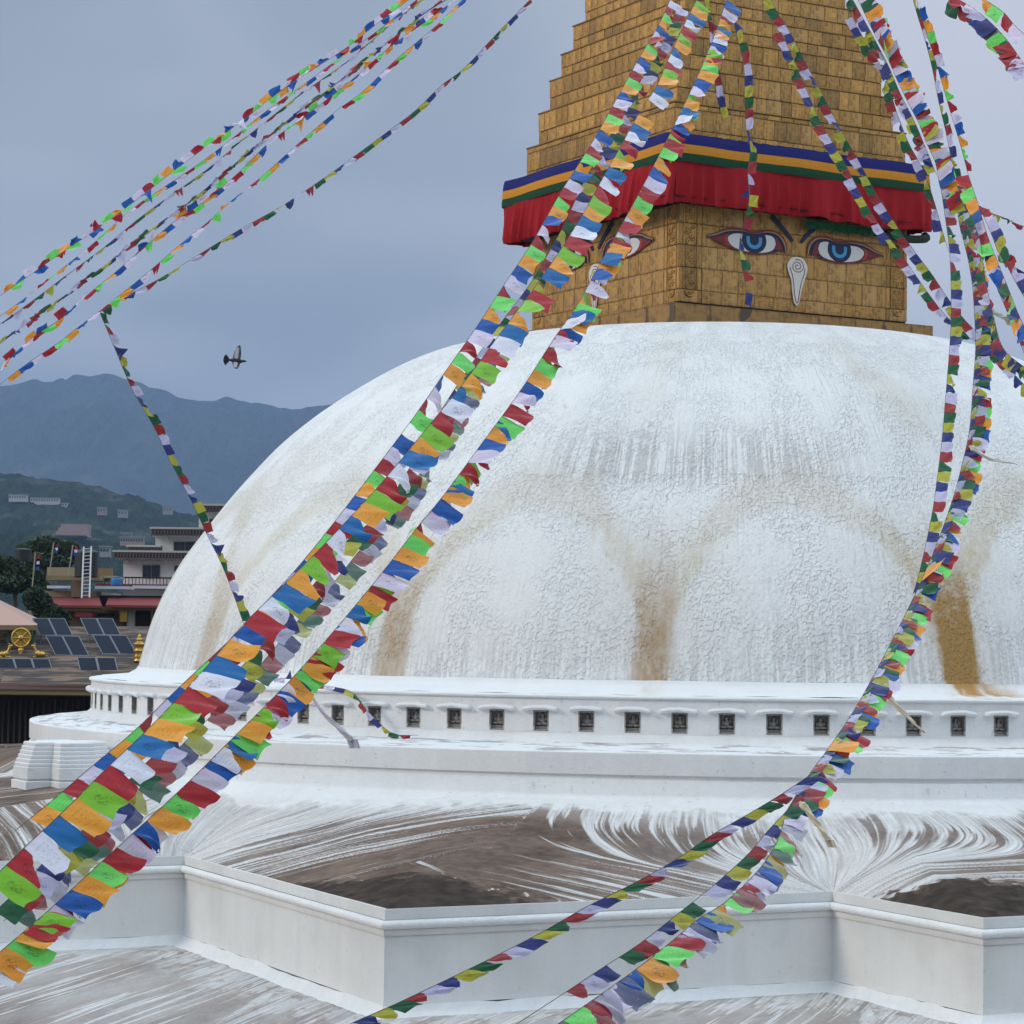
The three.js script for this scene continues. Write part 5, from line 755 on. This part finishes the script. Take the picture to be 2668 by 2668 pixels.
// gilded wheel between two deer, and finial
{
  const c = at(55, 1662, 106.2), t = thing('gilded_emblem', 'gilded eight spoked wheel emblem on a small stand at the left edge', 'emblem', [c.x, c.y - 0.85, c.z]), r = 0.44;
  mesh('rim', new THREE.TorusGeometry(r - 0.05, 0.05, 8, 36).translate(0, 0.85, 0), M.goldleaf, t); mesh('hub', new THREE.SphereGeometry(0.13, 14, 10).scale(1, 1, 0.6).translate(0, 0.85, 0), M.goldleaf, t); mesh('disc', new THREE.CylinderGeometry(r - 0.03, r - 0.03, 0.03, 28).rotateX(Math.PI / 2).translate(0, 0.85, -0.02), std({ color: lin(0.5, 0.32, 0.08), metalness: 0.8, roughness: 0.5 }), t);
  for (let i = 0; i < 8; i++) { const a = i * Math.PI / 4; mesh('spoke', new THREE.CapsuleGeometry(0.028, 0.28, 3, 8).rotateZ(a + Math.PI / 2).translate(Math.cos(a) * 0.22, 0.85 + Math.sin(a) * 0.22, 0.01), M.goldleaf, t); }
  mesh('stand', new THREE.LatheGeometry([[0.2, 0], [0.22, 0.06], [0.12, 0.14], [0.09, 0.24], [0.14, 0.32], [0.1, 0.42], [0, 0.43]].map(p => new THREE.Vector2(...p)), 18), M.goldleaf, t);
  const deer = (px, face, label) => {
    const p = at(px, 1714, 105.6), d = thing('gilded_deer', label, 'statue', p.toArray()), s = (rr, x, y, z, a = 1, b = 1, c2 = 1, rz = 0) => new THREE.SphereGeometry(rr, 12, 9).scale(a, b, c2).rotateZ(rz).translate(x, y, z);
    const cap = (r2, L, x, y, z, rz) => new THREE.CapsuleGeometry(r2, L, 3, 8).rotateZ(rz).translate(x, y, z);
    mesh('body', merge([s(0.13, 0, 0.15, 0, 1.7, 0.95, 0.9), s(0.12, 0.13, 0.18, 0, 1, 1.1, 0.85), cap(0.055, 0.22, 0.23, 0.34, 0, -0.45), s(0.07, 0.31, 0.5, 0, 1.5, 0.85, 0.8, 0.2), cap(0.035, 0.2, 0.22, 0.05, 0.06, 1.4), cap(0.04, 0.2, -0.14, 0.05, 0.07, 1.3), s(0.03, -0.24, 0.19, 0)]), M.goldleaf, d);
    for (const e of [-1, 1]) mesh('ear', s(0.03, 0.26, 0.58, e * 0.045, 0.7, 1.6, 0.6), M.goldleaf, d);
    if (face < 0) d.rotation.y = Math.PI;
  };
  deer(8, 1, 'gilded kneeling deer left of the gilded wheel'); deer(106, -1, 'gilded kneeling deer right of the gilded wheel');
  const f = at(362, 1725, 105);
  lathe('gilded_finial', 'gilded bell shaped roof finial against the left edge of the dome', 'finial', f.toArray(), [[0, 0], [0.24, 0], [0.25, 0.07], [0.2, 0.1], [0.21, 0.2], [0.23, 0.24], [0.2, 0.29], [0.2, 0.42], [0.25, 0.46], [0.24, 0.5], [0.19, 0.53], [0.19, 0.68], [0.27, 0.74], [0.25, 0.78], [0.15, 0.83], [0.1, 0.88], [0.15, 0.93], [0.13, 0.98], [0.06, 1.02], [0.1, 1.07], [0.07, 1.11], [0.03, 1.16], [0, 1.2]], M.goldleaf, 'bell');
}
// the plaza is ringed by houses; these unseen ones behind the viewpoint are added to block low sky
{
  const tones = [[0.42, 0.30, 0.22], [0.50, 0.46, 0.40], [0.36, 0.17, 0.12], [0.48, 0.40, 0.28], [0.45, 0.45, 0.44]], r = rng(88), wf = std({ color: lin(0.12, 0.08, 0.06) });
  const side = ['far left', 'left', 'near left', 'just left', 'straight', 'just right', 'near right', 'right', 'far right', 'farthest right'];
  for (let i = 0; i < 10; i++) {
    const a = (-62 + i * 14) * Math.PI / 180, R = 94, h = 21 + 4 * r(), w = 20.5, t = thing('added_plaza_house', `added tall brick town house across the plaza, ${side[i]} behind the viewpoint, out of view`, 'house', [Math.sin(a) * R, 0, Math.cos(a) * R]); t.rotation.y = a + Math.PI;
    const m = std({ map: plasterTex, color: lin(...tones[i % 5]) }); mesh('wall', box(w, h, 10, 0, h / 2, -5.2), m, t); mesh('cornice', box(w + 0.4, 0.4, 11, 0, h + 0.2, -5.2), M.trim, t);
    for (let f = 0; f < 6; f++) for (let k = 0; k < 5; k++) { const o = mesh('window', box(1.6, 1.7, 0.12, (k - 2) * 3.9, 2 + f * 3.1, -0.16), wf, t); mesh('pane', box(1.3, 1.4, 0.06, (k - 2) * 3.9, 2 + f * 3.1, -0.09), M.glass, o); }
  }
}
// trees
const leafMats = [lin(0.022, 0.050, 0.014), lin(0.035, 0.068, 0.02), lin(0.016, 0.036, 0.012)].map(c => new THREE.MeshPhysicalMaterial({ color: c, roughness: 0.9, transmission: 0.3, thickness: 0, side: THREE.DoubleSide }));
function tree(label, px, py, z, lobes, seed, n) {
  const r = rng(seed), b = at(px, py, z), t = thing('tree', label, 'tree', [b.x, 0, b.z]);
  mesh('trunk', new THREE.CylinderGeometry(0.12, 0.28, b.y, 8).translate(0, b.y / 2, 0), std({ color: lin(0.07, 0.055, 0.04) }), t);
  const k = z / FOCAL, pos = [[], [], []];
  for (const [lx, ly, rx, ry] of lobes) for (let i = 0; i < n; i++) {
    const a = r() * 6.283, c = r() * 2 - 1, q = Math.cbrt(0.3 + 0.7 * r()), s = Math.sqrt(1 - c * c), clump = 0.78 + 0.5 * fbm(a * 1.6 + lx, c * 3 + ly, 2);
    const C = V((lx - px) * k + Math.cos(a) * s * rx * k * q * clump, b.y + (py - ly) * k + c * ry * k * q * clump, Math.sin(a) * s * rx * k * q), w = 0.10 + 0.14 * r(), e1 = V(r() - .5, r() - .5, r() - .5).normalize().multiplyScalar(w), e2 = V(r() - .5, r() - .5, r() - .5).cross(e1).normalize().multiplyScalar(w * 0.7);
    const P = pos[r() < 0.45 ? 0 : r() < 0.6 ? 1 : 2]; const A = C.clone().sub(e1), B = C.clone().add(e2), D = C.clone().add(e1), E = C.clone().sub(e2); for (const v of [A, B, D, A, D, E]) P.push(v.x, v.y, v.z);
  }
  pos.forEach((P, i) => { const g = new THREE.BufferGeometry(); g.setAttribute('position', new THREE.Float32BufferAttribute(P, 3)); g.computeVertexNormals(); mesh('crown', g, leafMats[i], t).userData.kind = 'stuff'; });
}
tree('broad dark green tree behind the rooftop, left of the black water tank', 120, 1470, 190, [[80, 1440, 34, 26], [115, 1425, 36, 24], [150, 1432, 34, 26], [180, 1440, 26, 28], [120, 1460, 70, 22]], 61, 1500);
tree('nearer bushy tree at the left edge below the far tank', 40, 1530, 140, [[0, 1475, 34, 26], [35, 1490, 36, 28], [80, 1505, 32, 22], [20, 1515, 60, 28], [110, 1535, 24, 18], [-40, 1490, 40, 34]], 62, 1300);
tree('dark tree in shadow under the red roof beside the pink roof', 120, 1630, 120, [[130, 1600, 30, 24], [110, 1580, 24, 30], [155, 1612, 22, 18], [90, 1560, 26, 26]], 63, 1100);
// houses on the near hill and pale town blocks at its foot
{
  const hs = [[48, 1296, 46, 12, 1900, 'white'], [118, 1304, 74, 11, 1950, 'white'], [170, 1316, 14, 8, 1900, 'white'], [266, 1330, 22, 14, 1750, 'pink'], [320, 1337, 24, 14, 1800, 'grey'], [437, 1328, 24, 16, 1700, 'grey'], [330, 1396, 26, 14, 1300, 'grey'], [345, 1408, 60, 14, 1150, 'pink'], [275, 1434, 24, 16, 900, 'grey']];
  const mats = { white: std({ color: lin(0.40, 0.39, 0.38) }), pink: std({ color: lin(0.27, 0.20, 0.185) }), grey: std({ color: lin(0.24, 0.24, 0.24) }) }, names = { white: 'white', pink: 'pinkish', grey: 'grey' };
  const where = ['high on the wooded hill at the left edge', 'long and low, right of the first one on the wooded hill', 'tiny one right of the long house on the wooded hill', 'on the middle of the hill slope above the far tree', 'on the slope left of the hanging string', 'on the slope just left of the cream house roof', 'low on the slope above the black water tank', 'wide and low at the foot of the hill', 'between the water tank and the cream house'];
  hs.forEach(([x, y, w, h, z0, c], i) => {
    const z = Math.min(z0 * 1.4, onHill(x, y + h) - 4), k = z / FOCAL, b = at(x, y + h / 2, z), t = thing('distant_house', `small ${names[c]} hazy house ${where[i]}`, 'house', b.toArray(), 'hazy houses on the near hill');
    mesh('wall', box(w * k, h * k + 2, 8, 0, h * k / 2 - 1, 0), mats[c], t); mesh('roof', box(w * k + 1, 0.6, 9, 0, h * k + 0.3, 0), mats.grey, t);
    for (let j = 0; j < Math.max(2, Math.round(w / 7)); j++) mesh('window', box(1.1, 1.4, 0.1, (j + 0.5) / Math.max(2, Math.round(w / 7)) * w * k - w * k / 2, h * k * 0.5, 4.05), M.glass, t);
  });
  const z = onHill(188, 1404) - 5, k = z / FOCAL, b = at(188, 1402, z), t = thing('hillside_block', 'long pale terraced building block at the foot of the wooded hill', 'building', b.toArray());
  for (let i = 0; i < 4; i++) { const w = (88 - i * 5) * k; const f = mesh('storey', box(w, 9 * k, 12, i * 1.2 * k, (i * 9.6 + 5 - 1) * k, -i * 3), mats.pink, t); mesh('balcony', box(w + 1, 0.5, 14, 0, 4.8 * k, 0), mats.white, f); for (let j = 0; j < 12; j++) mesh('window', box(1.3, 1.0, 0.12, (j + 0.5) / 12 * w - w / 2, -0.1, 6.05), M.glass, f); }
}
// bamboo poles with little flags among the rooftops
{
  const pm = std({ color: lin(0.30, 0.30, 0.22) });
  [[92, 1440, 78, 1600, 'thin pale pole rising from the tree at left'], [140, 1415, 128, 1500, 'slanting pale pole before the broad dark tree'], [190, 1420, 178, 1502, 'short pale pole left of the black water tank']].forEach(([x0, y0, x1, y1, label], i) => { const a = at(x0, y0, 126), b2 = at(x1, y1, 126), t = thing('flag_pole', label, 'pole', b2.toArray()); wpart('shaft', new THREE.TubeGeometry(new THREE.LineCurve3(b2, a), 4, 0.035, 6), pm, t); for (let j = 0; j < 3; j++) { const f = mesh('flag', flagGeos[(i * 3 + j) % 22], [NEW[2], NEW[3], NEW[4]][j][0], t); const p = a.clone().lerp(b2, 0.05 + j * 0.09).sub(b2); f.position.copy(p).add(V(0.18, 0, 0)); f.scale.setScalar(0.15); } });
}
renderer.render(scene, camera);
